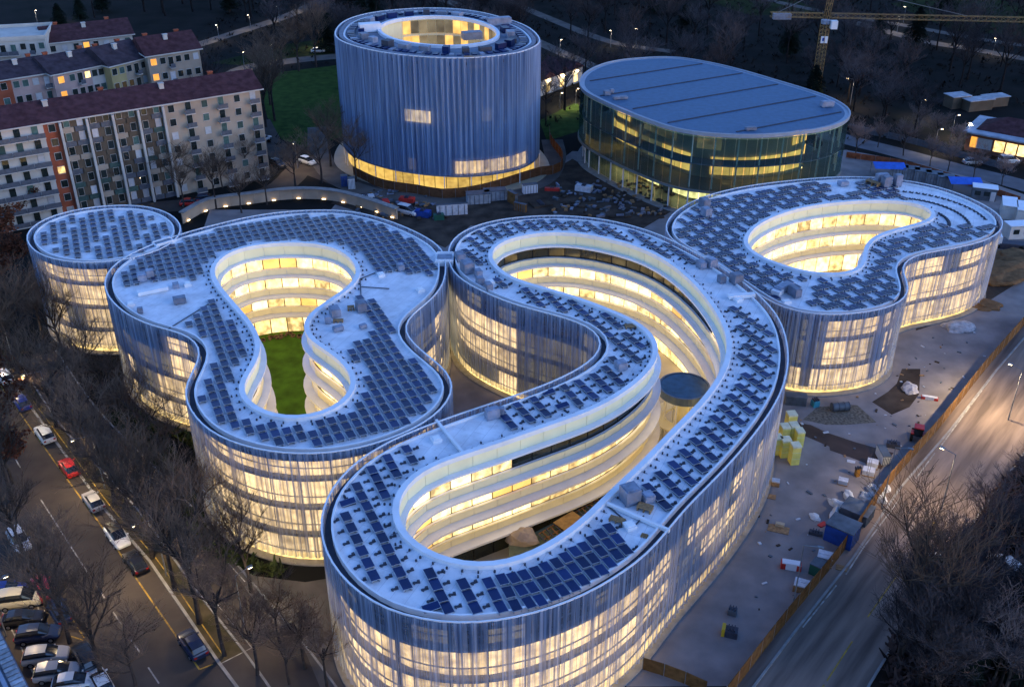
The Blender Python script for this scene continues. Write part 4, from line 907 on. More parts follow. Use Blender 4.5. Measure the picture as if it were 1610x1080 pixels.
# ================================================================== bare winter trees
M_bark = pm('bark', (.050, .042, .038), .9, 0, .3, 2); M_twig = pm('twigs', (.125, .088, .064), .9, 0, .3, .6, orand=.25)
M_twigp = pm('pale_twigs', (.20, .145, .125), .9, 0, .3, .6, orand=.25)  # pale brown, with some pinkish lamp glow put into the colour
M_leafbr = pm('withered_leaves', (.12, .042, .022), .9, 0, .5, .8, orand=.3); M_ever = pm('evergreen_leaves', (.009, .015, .010), .9, 0, .5, .5, orand=.4)
def tree_proto(seed, H, spread, thick, dens, leaf=None, twig=None):
    rr = random.Random(seed); T = MB(); Cn = MB(); F = MB()
    def grow(p, d, L, r, lev):
        seg = 3 if lev < 2 else 2; mb = T if lev < 2 else Cn; n = 7 if lev == 0 else 5 if lev == 1 else 3
        q = p; pts = [(p, d)]
        for k in range(seg):
            d = (d + Vector((rr.uniform(-1, 1), rr.uniform(-1, 1), rr.uniform(-.3, .9))) * (.10 if lev == 0 else .22)).normalized()
            q2 = q + d * (L / seg); ra = max(.019, r * (1 - .6 * k / seg)); rb = max(.016, r * (1 - .6 * (k + 1) / seg))
            mb.tube(q, q2, ra, rb, n, cap=False); q = q2; pts.append((q, d))
        if lev == 4:
            if leaf:
                for _ in range(2):
                    c = q + Vector((rr.uniform(-.5, .5), rr.uniform(-.5, .5), rr.uniform(-.5, .5))); a = Vector((rr.uniform(-1, 1), rr.uniform(-1, 1), rr.uniform(-1, 1))).normalized() * rr.uniform(.18, .4); b = a.orthogonal().normalized() * rr.uniform(.15, .3)
                    F.face([c - a, c + b, c + a, c - b])
            return
        kids = (0, dens[0], dens[1], dens[2], dens[3])[lev + 1]
        for k in range(kids):
            f = rr.uniform(.45 if lev == 0 else .25, 1.0); i = min(seg - 1, int(f * seg)); a = pts[i][0].lerp(pts[i + 1][0], f * seg - i)
            az = rr.uniform(0, 6.28) if lev else 6.28 * k / kids + rr.uniform(-.4, .4)
            side = Vector((math.cos(az), math.sin(az), rr.uniform(-.1, .3)))
            nd = (pts[i][1] * rr.uniform(.5, .9) + side * spread * (1.0 if lev < 2 else .9) + Vector((0, 0, .15))).normalized()
            grow(a, nd, L * rr.uniform(.48, .72) * (1.0 if lev else .95), r * (.42 if lev else .45), lev + 1)
    grow(Vector((0, 0, -.1)), Vector((0, 0, 1)), H * .55, thick, 0)
    parts = [('trunk', T.mesh('trunk', M_bark, smooth=True)), ('crown', Cn.mesh('crown', twig or M_twig))]
    if leaf: parts.append(('foliage', F.mesh('foliage', leaf)))
    return parts
TP = [tree_proto(11, 17, .75, .32, (7, 5, 6, 5)), tree_proto(12, 19, .62, .36, (8, 6, 5, 5)), tree_proto(13, 16, .85, .30, (7, 6, 5, 5)), tree_proto(14, 18, .70, .32, (7, 5, 6, 5)),
      tree_proto(15, 16, .8, .30, (9, 6, 6, 6), twig=M_twigp), tree_proto(16, 15, .8, .28, (8, 6, 6, 6), twig=M_twigp), tree_proto(17, 12, .75, .28, (7, 5, 5, 5), leaf=M_leafbr), tree_proto(18, 13, .55, .3, (9, 6, 5, 4), leaf=M_ever)]
def evergreen_proto(seed, H, Rr):
    rr = random.Random(seed); T = MB(); T.tube((0, 0, 0), (0, 0, H * .9), .3, .06, 7, cap=False); F = MB()
    for k in range(2600):
        z = H * (1 - rr.random() ** .75 * .88); w_ = Rr * (1 - z / H) ** .7 + .25; a = rr.uniform(0, 6.28); q = w_ * math.sqrt(rr.random()) * (1 + .25 * math.sin(a * 3 + seed + z))
        c = Vector((q * math.cos(a), q * math.sin(a), z)); u = Vector((math.cos(a), math.sin(a), -.35)) * rr.uniform(.25, .6); v = Vector((-math.sin(a), math.cos(a), rr.uniform(-.4, .4))) * rr.uniform(.12, .3)
        F.face([c - u, c + v, c + u, c - v])
    return [('trunk', T.mesh('trunk', M_bark)), ('crown', F.mesh('crown', M_ever))]
EP = [evergreen_proto(1, 12, 3.4), evergreen_proto(2, 10, 3.8)]
M_dkbark = pm('shaded_bark', (.018, .016, .016), .95, 0, .3, 2); M_dktwig = pm('dark_twigs', (.062, .054, .056), .95, 0, .4, .3, orand=.4)  # darker copies of bark and twigs: the woods' gloom put into the colour
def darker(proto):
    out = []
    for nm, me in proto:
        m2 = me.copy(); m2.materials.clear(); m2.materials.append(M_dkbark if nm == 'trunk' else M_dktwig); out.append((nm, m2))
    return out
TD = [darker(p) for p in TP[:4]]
def tree(proto, loc, s, label, group=None, name='bare_tree', cat='tree'):
    t = thing(name, label, cat, (loc[0], loc[1], 0), group, rng.uniform(0, 6.28)); t.scale = (s, s, s * rng.uniform(.92, 1.1))
    for nm, me in proto:
        o = bpy.data.objects.new(nm, me); col.objects.link(o); o.parent = t
    return t
GA = 'bare trees in the verge between avenue and service lane'
for px, py in ((-5,545),(18,575),(36,602),(60,640),(90,672),(126,716),(151,752),(180,792),(208,832),(240,877),(275,926),(314,979),(353,1030)):
    tree(rng.choice(TP[:4]), site(px, py), rng.uniform(.72, .98), 'bare plane tree in the verge between the avenue and service lane', GA)
GB = 'bare trees between service lane and campus'
for px, py in ((70,540),(105,575),(140,618),(170,650),(205,690),(235,725),(262,770),(290,812),(322,850),(350,895),(395,930)):
    tree(rng.choice(TP[:4]), site(px, py), rng.uniform(.55, .8), 'bare tree between the service lane and the mesh-clad buildings', GB)
for px, py in ((440,1010),(480,1050),(515,1085),(455,1075),(405,1060)):
    tree(rng.choice(TP[2:4]), site(px, py), rng.uniform(.5, .66), 'slim bare tree on the lawn below the largest curving building', 'young trees on the lawn')
for px, py in ((40,880),(75,960),(110,1010),(160,1065),(215,1090),(20,790)):
    tree(rng.choice(TP[:4]), site(px, py), rng.uniform(.6, .8), 'bare tree standing beside the angled parking bays', 'bare trees by the parking bays')
for px, py in ((5,690),(20,760),(-15,640)):
    tree(TP[6], site(px, py), rng.uniform(.7, .85), 'tree still holding brown withered leaves across the avenue', 'brown-leaved trees across the avenue', 'brown_leaved_tree')
for px, py in ((15,330),(40,350),(5,400),(30,440),(0,480)):
    tree(TP[6], site(px, py), rng.uniform(.65, .8), 'tree with reddish withered leaves below the long apartment block', 'reddish trees beside the drum', 'brown_leaved_tree')
for px, py in ((60,318),(140,322),(185,318),(230,312),(275,308),(315,300),(350,296),(390,285),(290,330),(340,328),(380,335),(420,322)):
    tree(rng.choice(TP[:4]), site(px, py), rng.uniform(.5, .78), 'bare tree along the foot of the long apartment block', 'trees at the foot of the apartment block')
for px, py in ((465,300),(506,288),(560,286),(520,262)):
    tree(rng.choice(TP[:3]), site(px, py), rng.uniform(.7, .9), 'bare tree beside the lane left of the tower base'.replace('left of', 'next to'), 'bare trees by the tower lane')
for px, py in ((255,300),(330,285),(300,292)):
    tree(EP[1], site(px, py), .7, 'dark evergreen at the foot of the long apartment block', 'evergreens at the apartment block', 'evergreen_tree')
for px, py in ((424,118),(445,116),(470,112),(497,106),(432,190),(425,165),(418,200)):
    tree(rng.choice(TP[:4]), site(px, py), rng.uniform(.75, 1), 'bare tree around the green park lawn beside the tower', 'bare trees round the park lawn')
tree(TP[0], site(858, 190), .75, 'single bare tree on the lit lawn between tower and oval hall')
# woods across the right-hand street
tree(TP[1], site(1415, 1032), 1.05, 'large dark bare tree with forked trunk at the edge of the street')
n = 0; rw = random.Random(21)
while n < 34:
    px, py = rw.uniform(1400, 1640), rw.uniform(640, 1120); p = site(px, py)
    q = min(SR_R, key=lambda a: (a - p).length); i = SR_R.index(q); a = SR_R[max(0, i - 1)]; b = SR_R[min(len(SR_R) - 1, i + 1)]
    if (b.x - a.x) * (p.y - a.y) - (b.y - a.y) * (p.x - a.x) > -3: continue
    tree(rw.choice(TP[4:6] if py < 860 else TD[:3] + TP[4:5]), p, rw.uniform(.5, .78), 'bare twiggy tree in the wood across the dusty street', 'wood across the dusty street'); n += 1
for px, py in ((1560,1010),(1600,960),(1590,1060),(1520,1060)):
    tree(EP[1], site(px, py), rng.uniform(.5, .7), 'dark evergreen in the wood across the dusty street', 'evergreens in the street wood', 'evergreen_tree')
# park woods behind
n = 0; keepout = [[(-140, 150), (-140, 400), (-95, 400), (-70, 250)]]
tower_c = Vector((tw.location.x, tw.location.y)); oval_c = Vector((ov.location.x, ov.location.y)); pts = []
paths = [Vector((v.co.x, v.co.y)) for o in bpy.data.objects if o.name.startswith(('park_path', 'park_road', 'back_road')) for v in o.data.vertices]
tries = 0
while n < 250 and tries < 6000:
    tries += 1
    X, Y = rw.uniform(-150, 230), rw.uniform(222, 440); p = Vector((X, Y))
    if (p - tower_c).length < 34 or (p - oval_c).length < 44: continue
    if X < -78 and Y < 340: continue
    if inside(p, sites([(405,150),(440,110),(535,100),(548,215),(480,235),(425,215)])): continue
    if inside(p, sites([(1505,245),(1495,205),(1640,200),(1660,270)])): continue
    if any((p - q).length < 3.4 for q in paths) or any((p - q).length < 4.6 for q in pts): continue
    if X > 95 and Y < 262: continue
    if X > 70 and Y > 330 and rw.random() < .75: continue
    pts.append(p); n += 1
    if rw.random() < .16: tree(rw.choice(EP), p, rw.uniform(.7, 1.1), 'dark evergreen in the park wood beyond the campus', 'evergreens in the park wood', 'evergreen_tree')
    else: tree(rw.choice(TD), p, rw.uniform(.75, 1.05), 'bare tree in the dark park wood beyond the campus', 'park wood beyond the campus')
for px, py in ((1345,250),(1380,232),(1420,245),(1462,262),(1490,270),(1530,282),(1575,292),(1440,215),(1470,225),(1500,240)):
    tree(rng.choice(TP[4:6]), site(px, py), rng.uniform(.35, .55), 'small bare tree lining the back road by the park house', 'small trees on the back road')
# undergrowth: a mass of low twigs and brush nobody could count
mb = MB(); rr = random.Random(4)
def brush(cnt, fx):
    for _ in range(cnt):
        p = fx()
        if p is None: continue
        for k in range(3):
            a = rr.uniform(0, 6.28); u = Vector((math.cos(a), math.sin(a), rr.uniform(.2, 1.2))) * rr.uniform(.4, 1.1); v = Vector((-math.sin(a), math.cos(a), rr.uniform(-.3, .3))) * rr.uniform(.12, .35); c = Vector((p[0] + rr.uniform(-.6, .6), p[1] + rr.uniform(-.6, .6), .25))
            mb.face([c - v, c + v, c + u + v * .3, c + u - v * .3])
LAWN = sites([(405,150),(440,110),(535,100),(548,215),(480,235),(425,215)])
def fx_back():
    p = Vector((rr.uniform(-100, 220), rr.uniform(225, 420)))
    if (p - tower_c).length < 30 or (p - oval_c).length < 40 or (p.x > 95 and p.y < 255) or inside(p, LAWN): return None
    return None if any((p - q).length < 3 for q in paths[::2]) else p
brush(7000, fx_back)
o = mb.build('undergrowth', pm('brushwood', (.014, .012, .010), .95, 0, .5, .4), kind='stuff'); tag(o, 'dark brushwood covering the floor of the park wood', 'undergrowth')
mb = MB()
def fx_r():
    p = site(rr.uniform(1400, 1700), rr.uniform(700, 1130)); q = min(SR_R, key=lambda a: (a - p).length); i = SR_R.index(q); a = SR_R[max(0, i - 1)]; b = SR_R[min(len(SR_R) - 1, i + 1)]
    return None if (b.x - a.x) * (p.y - a.y) - (b.y - a.y) * (p.x - a.x) > -2 else p
brush(3500, fx_r)
o = mb.build('undergrowth', pm('reddish_brushwood', (.055, .034, .028), .95, 0, .5, .6), kind='stuff'); tag(o, 'reddish brushwood and leaf litter under the trees across the street', 'undergrowth')
mb = MB()
def fx_l():
    i = rr.randrange(len(b2_c)); p = offset(b2_c, 2.2)[i]
    return p if p.y < 130 and p.x < -20 and rr.random() < .6 else None
bo2 = offset(b2_c, 2.0)
def fx_l():
    i = rr.randrange(len(bo2)); p = bo2[i]; return p if p.y < 128 and p.x < -22 and math.sin(i * .35) > -.2 else None
brush(1800, fx_l)
o = mb.build('hedge', pm('hedge_leaves', (.05, .065, .022), .9, 0, .5, 1), kind='stuff'); tag(o, 'low green planting along the foot of the lawn courtyard building', 'planting')
# ================================================================== cars
M_tyre = pm('tyre', (.012, .012, .013), .9, 0, .2, 4); M_carglass = pm('car_glass', (.012, .015, .02), .08, 0, .2, 1, spec=.7); M_rim = pm('wheel_rim', (.35, .35, .37), .35, .7, .1, 3)
M_head = pm('headlamp_glass', (.7, .7, .68), .15, 0, .1, 3); M_tail = pm('tail_lamp', (.30, .012, .010), .25, 0, .2, 3)
def paint(n, c): return pm('car_paint_' + n, c, .28, .05, .04, .5, spec=.6)
PAINT = {'white': paint('white', (.62, .62, .61)), 'blue': paint('blue', (.012, .03, .22)), 'red': paint('red', (.55, .025, .015)), 'silver': paint('silver', (.30, .30, .31)), 'black': paint('black', (.010, .010, .012)), 'navy': paint('navy', (.010, .020, .055)), 'darkred': paint('darkred', (.20, .012, .014)), 'cream': paint('cream', (.55, .48, .32))}
def loft(st, n=10):
    """stations (x, halfwidth, zbot, ztop, shoulder): rounded sections along the car"""
    mb = MB()
    for x, hw, zb, zt, sh in st:
        for y, z in ((-hw * .9, zb), (-hw, zb + (zt - zb) * .3), (-hw, zb + (zt - zb) * .65), (-hw * sh, zt - .02), (-hw * sh * .6, zt), (hw * sh * .6, zt), (hw * sh, zt - .02), (hw, zb + (zt - zb) * .65), (hw, zb + (zt - zb) * .3), (hw * .9, zb)):
            mb.v.append((x, y, z))
    for k in range(len(st) - 1):
        for i in range(n):
            j = (i + 1) % n; mb.f.append((k * n + i, k * n + j, (k + 1) * n + j, (k + 1) * n + i)); mb.m.append(0)
    mb.f.append(tuple(range(n))); mb.m.append(0); e = (len(st) - 1) * n; mb.f.append(tuple(e + i for i in reversed(range(n)))); mb.m.append(0); return mb
def car_kind(kind):
    if kind == 'van':
        body = [(-2.2, .80, .35, 1.0, .9), (-2.1, .88, .28, 1.15, .9), (-1.2, .92, .25, 1.18, .92), (1.0, .92, .25, 1.15, .92), (1.6, .90, .25, 1.05, .9), (2.1, .85, .28, .92, .88), (2.25, .72, .35, .75, .85)]
        cab = [(-2.12, .80, 1.0, 1.25, .88), (-2.02, .80, 1.0, 1.85, .86), (-1.0, .82, 1.0, 1.95, .86), (.6, .80, 1.0, 1.88, .84), (1.5, .74, 1.0, 1.10, .84)]; roof = [(-1.95, .68, 1.84, 1.90, .9), (-.9, .70, 1.93, 1.99, .9), (.5, .66, 1.87, 1.92, .9)]
    elif kind == 'suv':
        body = [(-2.15, .74, .38, .86, .9), (-2.05, .86, .30, 1.0, .9), (-1.2, .90, .28, 1.04, .92), (.8, .90, .28, 1.02, .92), (1.5, .88, .28, .98, .88), (2.05, .80, .32, .82, .86), (2.2, .66, .40, .68, .85)]
        cab = [(-2.0, .74, .95, 1.10, .86), (-1.75, .74, .95, 1.52, .84), (-.8, .75, .95, 1.62, .83), (.3, .73, .95, 1.58, .82), (1.15, .70, .95, 1.02, .84)]; roof = [(-1.7, .60, 1.51, 1.56, .9), (-.8, .62, 1.60, 1.66, .9), (.25, .58, 1.57, 1.61, .9)]
    else:
        body = [(-2.05, .70, .34, .74, .9), (-1.95, .82, .26, .88, .9), (-1.2, .86, .22, .93, .92), (.7, .86, .22, .90, .92), (1.4, .84, .22, .84, .88), (1.95, .76, .26, .70, .86), (2.1, .62, .34, .56, .85)]
        cab = [(-1.85, .68, .84, .92, .86), (-1.35, .70, .84, 1.36, .82), (-.6, .71, .84, 1.45, .81), (.2, .69, .84, 1.41, .80), (1.15, .66, .84, .88, .84)]; roof = [(-1.3, .56, 1.35, 1.39, .9), (-.6, .58, 1.43, 1.48, .9), (.15, .54, 1.40, 1.44, .9)]
    wm_ = MB(); wm_.tube((0, -.1, 0), (0, .1, 0), .32, n=14); rm = MB(); rm.tube((0, -.12, 0), (0, .12, 0), .19, n=10)
    L = body[-1][0]; z = (body[-1][2] + body[-1][3]) / 2
    hl = MB(); hl.box((0, 0, 0), (.16, .34, .14)); tl_ = MB(); tl_.box((0, 0, 0), (.12, .28, .2)); mi = MB(); mi.box((0, 0, 0), (.14, .2, .12))
    return dict(body=loft(body).mesh('body', M_dark, smooth=False), cab=loft(cab).mesh('windows', M_carglass), roof=loft(roof).mesh('roof', M_dark), wheel=wm_.mesh('wheel', M_tyre, smooth=False), rim=rm.mesh('rim', M_rim), head=hl.mesh('headlight', M_head), tail=tl_.mesh('tail_light', M_tail), mirror=mi.mesh('mirror', M_dark), L=L, zh=z + .12, hw=body[2][1])
CK = {k: car_kind(k) for k in ('hatch', 'suv', 'van')}
def car(px, py, ang, kind, colour, label, group=None, z=0.014, roofc=None):
    k = CK[kind]; p = site(px, py); t = thing('parked_car', label, 'car', (p.x, p.y, z), group, ang); m = PAINT[colour]
    def add(nm, me, loc, parent, mm=None, sc_=(1, 1, 1)):
        o = bpy.data.objects.new(nm, me); col.objects.link(o); o.parent = parent; o.location = loc; o.scale = sc_
        if mm: o.material_slots[0].link = 'OBJECT'; o.material_slots[0].material = mm
        return o
    bo = add('body', k['body'], (0, 0, 0), t, m); add('windows', k['cab'], (0, 0, 0), t); add('roof', k['roof'], (0, 0, 0), t, PAINT[roofc] if roofc else m)
    for sx in (-1.3, 1.3):
        for sy in (-1, 1):
            w_ = add('wheel', k['wheel'], (sx, sy * (k['hw'] - .08), .32), t); add('rim', k['rim'], (0, 0, 0), w_)
    for sy in (-1, 1):
        add('headlight', k['head'], (k['L'] - .16, sy * .52, k['zh']), t); add('tail_light', k['tail'], (-k['L'] + .06, sy * .6, k['zh'] + .12), t); add('mirror', k['mirror'], (.75, sy * (k['hw'] + .06), .95), t, m)
    return t
da = site(313.6, 1052) - site(3, 609); AA = math.atan2(da.y, da.x)
U = AA + math.pi                                   # noses up the avenue
car(9, 597, U, 'suv', 'white', 'white car parked at the kerb ahead of a blue one'); car(36, 638, U, 'hatch', 'blue', 'bright blue car parked along the avenue kerb'); car(72, 688, U, 'suv', 'white', 'white car parked between a blue and a red car')
car(110, 740, U, 'hatch', 'red', 'bright red hatchback parked along the avenue'); car(148, 793, U, 'hatch', 'silver', 'small silver car parked alone behind the red hatchback'); car(186, 849, AA, 'suv', 'white', 'white car with dark glass roof parked in front of a black car', roofc='black')
car(214, 889, U, 'hatch', 'black', 'black car parked behind the white car on the avenue'); car(304, 1019, U, 'suv', 'navy', 'dark car parked alone in the last bay by the kerb')
car(32, 855, AA, 'suv', 'white', 'pale car driving on the far lane under bare branches')
LA = AA + R(62)
for px, py, kd, c_, lb in ((12,934,'hatch','blue','vivid blue car nosed into the angled parking bays'),(33,950,'van','cream','cream van in the angled parking bays'),(38,978,'hatch','black','black car beside the cream van in the bays'),(62,1003,'suv','navy','dark blue car in the angled bays next to a silver estate'),(74,1037,'suv','silver','silver estate car in the angled bays'),(92,1063,'suv','silver','grey car parked beside the silver estate'),(118,1078,'hatch','white','white hatchback at the end of the angled bays')):
    car(px, py, LA, kd, c_, lb)
for px, py, kd, c_, lb in ((70,930,'suv','darkred','dark red car double-parked along the yellow bay line'),(95,966,'suv','navy','dark blue car parked behind the dark red one'),(137,1040,'suv','black','black car by the bays behind the dark blue one'),(160,1078,'hatch','white','white car parked behind the black one by the bays')):
    car(px, py, U, kd, c_, lb)
ds = site(1417, 781) - site(1262, 986); SA = math.atan2(ds.y, ds.x)
car(1466, 892, SA, 'hatch', 'white', 'white car parked under the bare trees across the dusty street'); car(1580, 900, SA + 1, 'van', 'white', 'small white van deep in the wood')
for px, py, a, kd, c_, lb in ((416,222,1.2,'hatch','white','white car in the lane at the end of the long apartment block'),(437,262,-.8,'suv','black','black car by the lane below the park lawn'),(484,258,-.7,'suv','white','white car on the lane beside the park lawn'),(300,323,.15,'hatch','red','red car parked below the long apartment block'),(326,317,.15,'suv','navy','dark car parked beside the red one below the apartment block'),(641,337,-.5,'van','white','white van parked among the building materials before the tower'),(1528,258,.1,'hatch','silver','silver car parked outside the park house'),(1585,257,.1,'van','white','white van parked outside the park house'),(500,83,.2,'hatch','white','white car on the park road behind the lawn')):
    car(px, py, a, kd, c_, lb)

# ================================================================== lamps
M_pole = pm('grey_steel_pole', (.20, .21, .22), .5, .4, .2, 2); M_lampon = lamp_mat('street_lamp_glow', (1, .72, .36), 5)
def lamp(px, py, h, ang, label, energy=0, group=None, arm=1.6, name='street_lamp', colr=(1, .74, .42)):
    p = site(px, py); t = thing(name, label, 'lamp', (p.x, p.y, 0), group)
    mb = MB(); mb.tube((p.x, p.y, 0), (p.x, p.y, h), .09, .05, 8); mb.build('pole', M_pole, t)
    e = (p.x + arm * math.cos(ang), p.y + arm * math.sin(ang), h + .25); mb = MB(); mb.tube((p.x, p.y, h - .05), e, .045, n=6); mb.build('arm', M_pole, t)
    mb = MB(); mb.box((e[0], e[1], e[2]), (.6, .26, .14), ang); hd = mb.build('lamp_head', M_pole, t)
    if energy:
        mb = MB(); mb.box((e[0], e[1], e[2] - .11), (.42, .2, .08), ang); mb.build('lens', M_lampon, hd)
        ld = bpy.data.lights.new('lamp_light', 'SPOT'); ld.energy = energy; ld.color = colr; ld.shadow_soft_size = .25; ld.spot_size = R(150); ld.spot_blend = .6
        lo_ = bpy.data.objects.new('lamp_light', ld); col.objects.link(lo_); lo_.parent = t; lo_.location = Vector(e) - Vector((p.x, p.y, 0)) - Vector((0, 0, .3))
    return t
EN = 420
lamp(384, 985, 7, AA + 1.57, 'lit street lamp at the tip of the planted verge', EN * 1.1)
for px, py in ((262,905),(165,768),(85,663),(20,565)):
    lamp(px, py, 8, AA - 1.57, 'lit street lamp among the bare trees of the verge', EN * 1.7, 'street lamps along the avenue verge', 2.2)
lamp(10, 1000, 7, AA + 1.57, 'lit lamp beside the angled parking bays', EN * .8)
lamp(336, 288, 6, 0, 'lit lamp at the foot of the beige apartment end', EN * 1.2); lamp(214, 318, 5, 0, 'lit lamp below the white framed loggias', EN); lamp(516, 78, 6, 3.14, 'lit park lamp beside the tower', EN * 1.5)
lamp(468, 265, 6, -1.57, 'lit lamp by the lane curving to the tower', EN * .8)
lamp(1336, 168, 7, 3.14, 'lit lamp behind the oval hall', EN * 1.2)
lamp(1585, 660, 8, SA + 1.57, 'lit street lamp half hidden in the wood across the dusty street', EN * 4.5)
lamp(1480, 800, 8, SA + 1.57, 'lit street lamp over the dusty street behind thin branches', EN * 2)
lamp(1245, 960, 9, SA - 1.3, 'tall unlit steel lamp pole beside the rusty fence'); lamp(1386, 800, 9, SA - 1.3, 'tall unlit lamp pole at the fence near the blue skip')
for px, py in ((1495,215),(1468,238),(1512,228),(1443,190)): lamp(px, py, 5, 0, 'lit park lamp among the trees before the park house', EN * .9, 'park lamps by the park house', .8, colr=(1, .78, .5))
for px, py in ((905,165),(880,172)): lamp(px, py, 4, 0, 'lit garden lamp on the lawn before the red-roofed pavilion', EN * .8, 'garden lamps by the pavilion', .5)
for px, py in ((300,80),(345,66),(395,50),(440,36),(480,20),(385,112),(430,100),(250,95),(740,22),(800,55),(880,90),(960,75),(1000,72),(1410,52),(1500,72),(1560,88),(1420,36),(60,42),(90,40)):
    lamp(px, py, 5, rng.uniform(0, 6), 'lit lamp along the paths of the dark park', EN * .45, 'park path lamps', .5, 'park_lamp', (1, .8, .55))

# ================================================================== fences
M_hoard = pm('rust_brown_hoarding', (.155, .082, .032), .85, 0, .35, 1.5, orand=.2)
def fence(label, line, h, pan, mat, name='hoarding', skip=None):
    t = thing(name, label, 'fence', (line[0].x, line[0].y, 0)); acc = []
    D = dense(line, .5); q = D[0]; i = 0
    for p in D[1:]:
        if (p - q).length >= pan:
            d = p - q; m_ = (p + q) / 2; mb = MB(); mb.box((m_.x, m_.y, h / 2 + .05), (d.length - .05, .06, h), math.atan2(d.y, d.x)); mb.build('panel', mat, t)
            mb = MB(); mb.tube((q.x, q.y, 0), (q.x, q.y, h + .15), .05, n=6); mb.build('post', M_pole, t); q = p
    return t
fence('long rust-brown hoarding between the building site and the dusty street', [site(*p) for p in ((1120,1130),(1159,1078),(1228,988),(1322,872),(1398,762),(1478,671),(1550,580),(1620,500))], 2.1, 2.4, M_hoard)
fence('brown hoarding curving around the foot of the tower', [site(*p) for p in ((556,276),(600,296),(660,306),(700,312),(760,304),(845,278),(878,272),(884,252),(866,226),(864,206))], 2.0, 2.4, pm('dark_brown_hoarding', (.15, .065, .03), .85, 0, .3, 1.5))
fence('low rust-brown hoarding across the foot of the largest building', [site(*p) for p in ((1010,1052),(1060,1068),(1110,1090))], 1.6, 2.0, M_hoard)
fence('orange mesh barrier along the back road', [site(*p) for p in ((1330,248),(1420,262),(1500,285),(1610,322))], 1.3, 3.0, pm('orange_mesh', (.30, .10, .05), .9, 0, .4, 1))
fence('dark metal fence beyond the back road', [site(*p) for p in ((1335,205),(1430,226),(1500,246),(1610,276))], 1.5, 3.0, M_rail)

# ================================================================== building-site things
def bx_thing(name, label, cat, px, py, d, rz, mat, group=None, extra=None, z=0.02):
    p = site(px, py); t = thing(name, label, cat, (p.x, p.y, z), group); mb = MB()
    sx, sy, sz = d; e = min(d) * .06; ca, sa = math.cos(rz), math.sin(rz)
    W_ = lambda x, y: (p.x + x * ca - y * sa, p.y + x * sa + y * ca)
    lo_ = [W_(x, y) for x, y in ((-sx/2, -sy/2), (sx/2, -sy/2), (sx/2, sy/2), (-sx/2, sy/2))]
    mb.prism(lo_, z, z + sz - e); hi_ = [W_(x * (1 - e), y * (1 - e)) for x, y in ((-sx/2, -sy/2), (sx/2, -sy/2), (sx/2, sy/2), (-sx/2, sy/2))]; mb.prism(hi_, z + sz - e, z + sz)
    mb.build('body', mat, t)
    if extra: extra(t, W_, p, d, rz)
    return t
M_insul = pm('yellow_insulation', (.72, .66, .16), .7, 0, .12, 1.5); M_wrap = pm('pale_plastic_wrap', (.66, .68, .48), .5, 0, .15, 1.5)
def wrapped(t, W_, p, d, rz):
    mb = MB(); mb.prism([W_(x, y) for x, y in ((-d[0]*.51, -d[1]*.51), (d[0]*.51, -d[1]*.51), (d[0]*.51, d[1]*.51), (-d[0]*.51, d[1]*.51))], d[2] * .93, d[2] + .06); mb.build('top_sheet', M_wrap, t)
    for k in (1, 2): 
        mb = MB(); zz = d[2] * k / 3; mb.prism([W_(x, y) for x, y in ((-d[0]*.505, -d[1]*.505), (d[0]*.505, -d[1]*.505), (d[0]*.505, d[1]*.505), (-d[0]*.505, d[1]*.505))], zz, zz + .05); mb.build('strap', M_wrap, t)
for px, py, dx, dy, hz in ((1219,712,1.1,1.2,2.6),(1232,716,1.2,1.2,2.6),(1247,727,1.1,1.2,2.8),(1231,694,1.1,1.3,2.5),(1245,692,1.1,1.3,2.5),(1254,700,1.0,1.2,2.4),(1241,676,1.2,1.2,2.7)):
    bx_thing('insulation_stack', 'tall stack of yellow insulation slabs under pale plastic beside the mesh facade', 'insulation stack', px, py, (dx, dy, hz), .12, M_insul, 'yellow insulation stacks', wrapped)
# red tractor
p = site(1441, 690); t = thing('tractor', 'small red tractor parked by the rusty hoarding', 'tractor', (p.x, p.y, .02), rz=SA + .3)
M_red = pm('tractor_red', (.42, .022, .02), .4, 0, .15, 1)
def lp(nm, mb, mat, parent): o = bpy.data.objects.new(nm, mb.mesh(nm, mat)); col.objects.link(o); o.parent = parent; return o
mb = MB(); mb.box((.7, 0, .95), (1.5, .75, .6)); mb.box((1.3, 0, .85), (.4, .6, .5)); lp('bonnet', mb, M_red, t)
mb = MB(); mb.box((-.35, 0, 1.5), (1.0, 1.1, 1.2)); lp('cab', mb, M_carglass, t); mb = MB(); mb.box((-.35, 0, 2.15), (1.15, 1.2, .12)); lp('roof', mb, M_red, t)
for x, y, r in ((-.6, .7, .65), (-.6, -.7, .65), (1.1, .6, .42), (1.1, -.6, .42)): mb = MB(); mb.tube((x, y - .16, r), (x, y + .16, r), r, n=14); lp('wheel', mb, M_tyre, t)
for s in (-1, 1): mb = MB(); mb.box((-.6, s * .7, 1.35), (1.0, .36, .1)); lp('mudguard', mb, M_red, t)
M_bag = pm('white_bags', (.55, .56, .58), .7, 0, .2, 2); M_bluec = pm('blue_container_paint', (.012, .06, .30), .5, .1, .25, 1); M_greyc = pm('grey_container_paint', (.10, .12, .14), .6, .2, .3, 1); M_green = pm('green_bin', (.015, .10, .07), .5, 0, .2, 1)
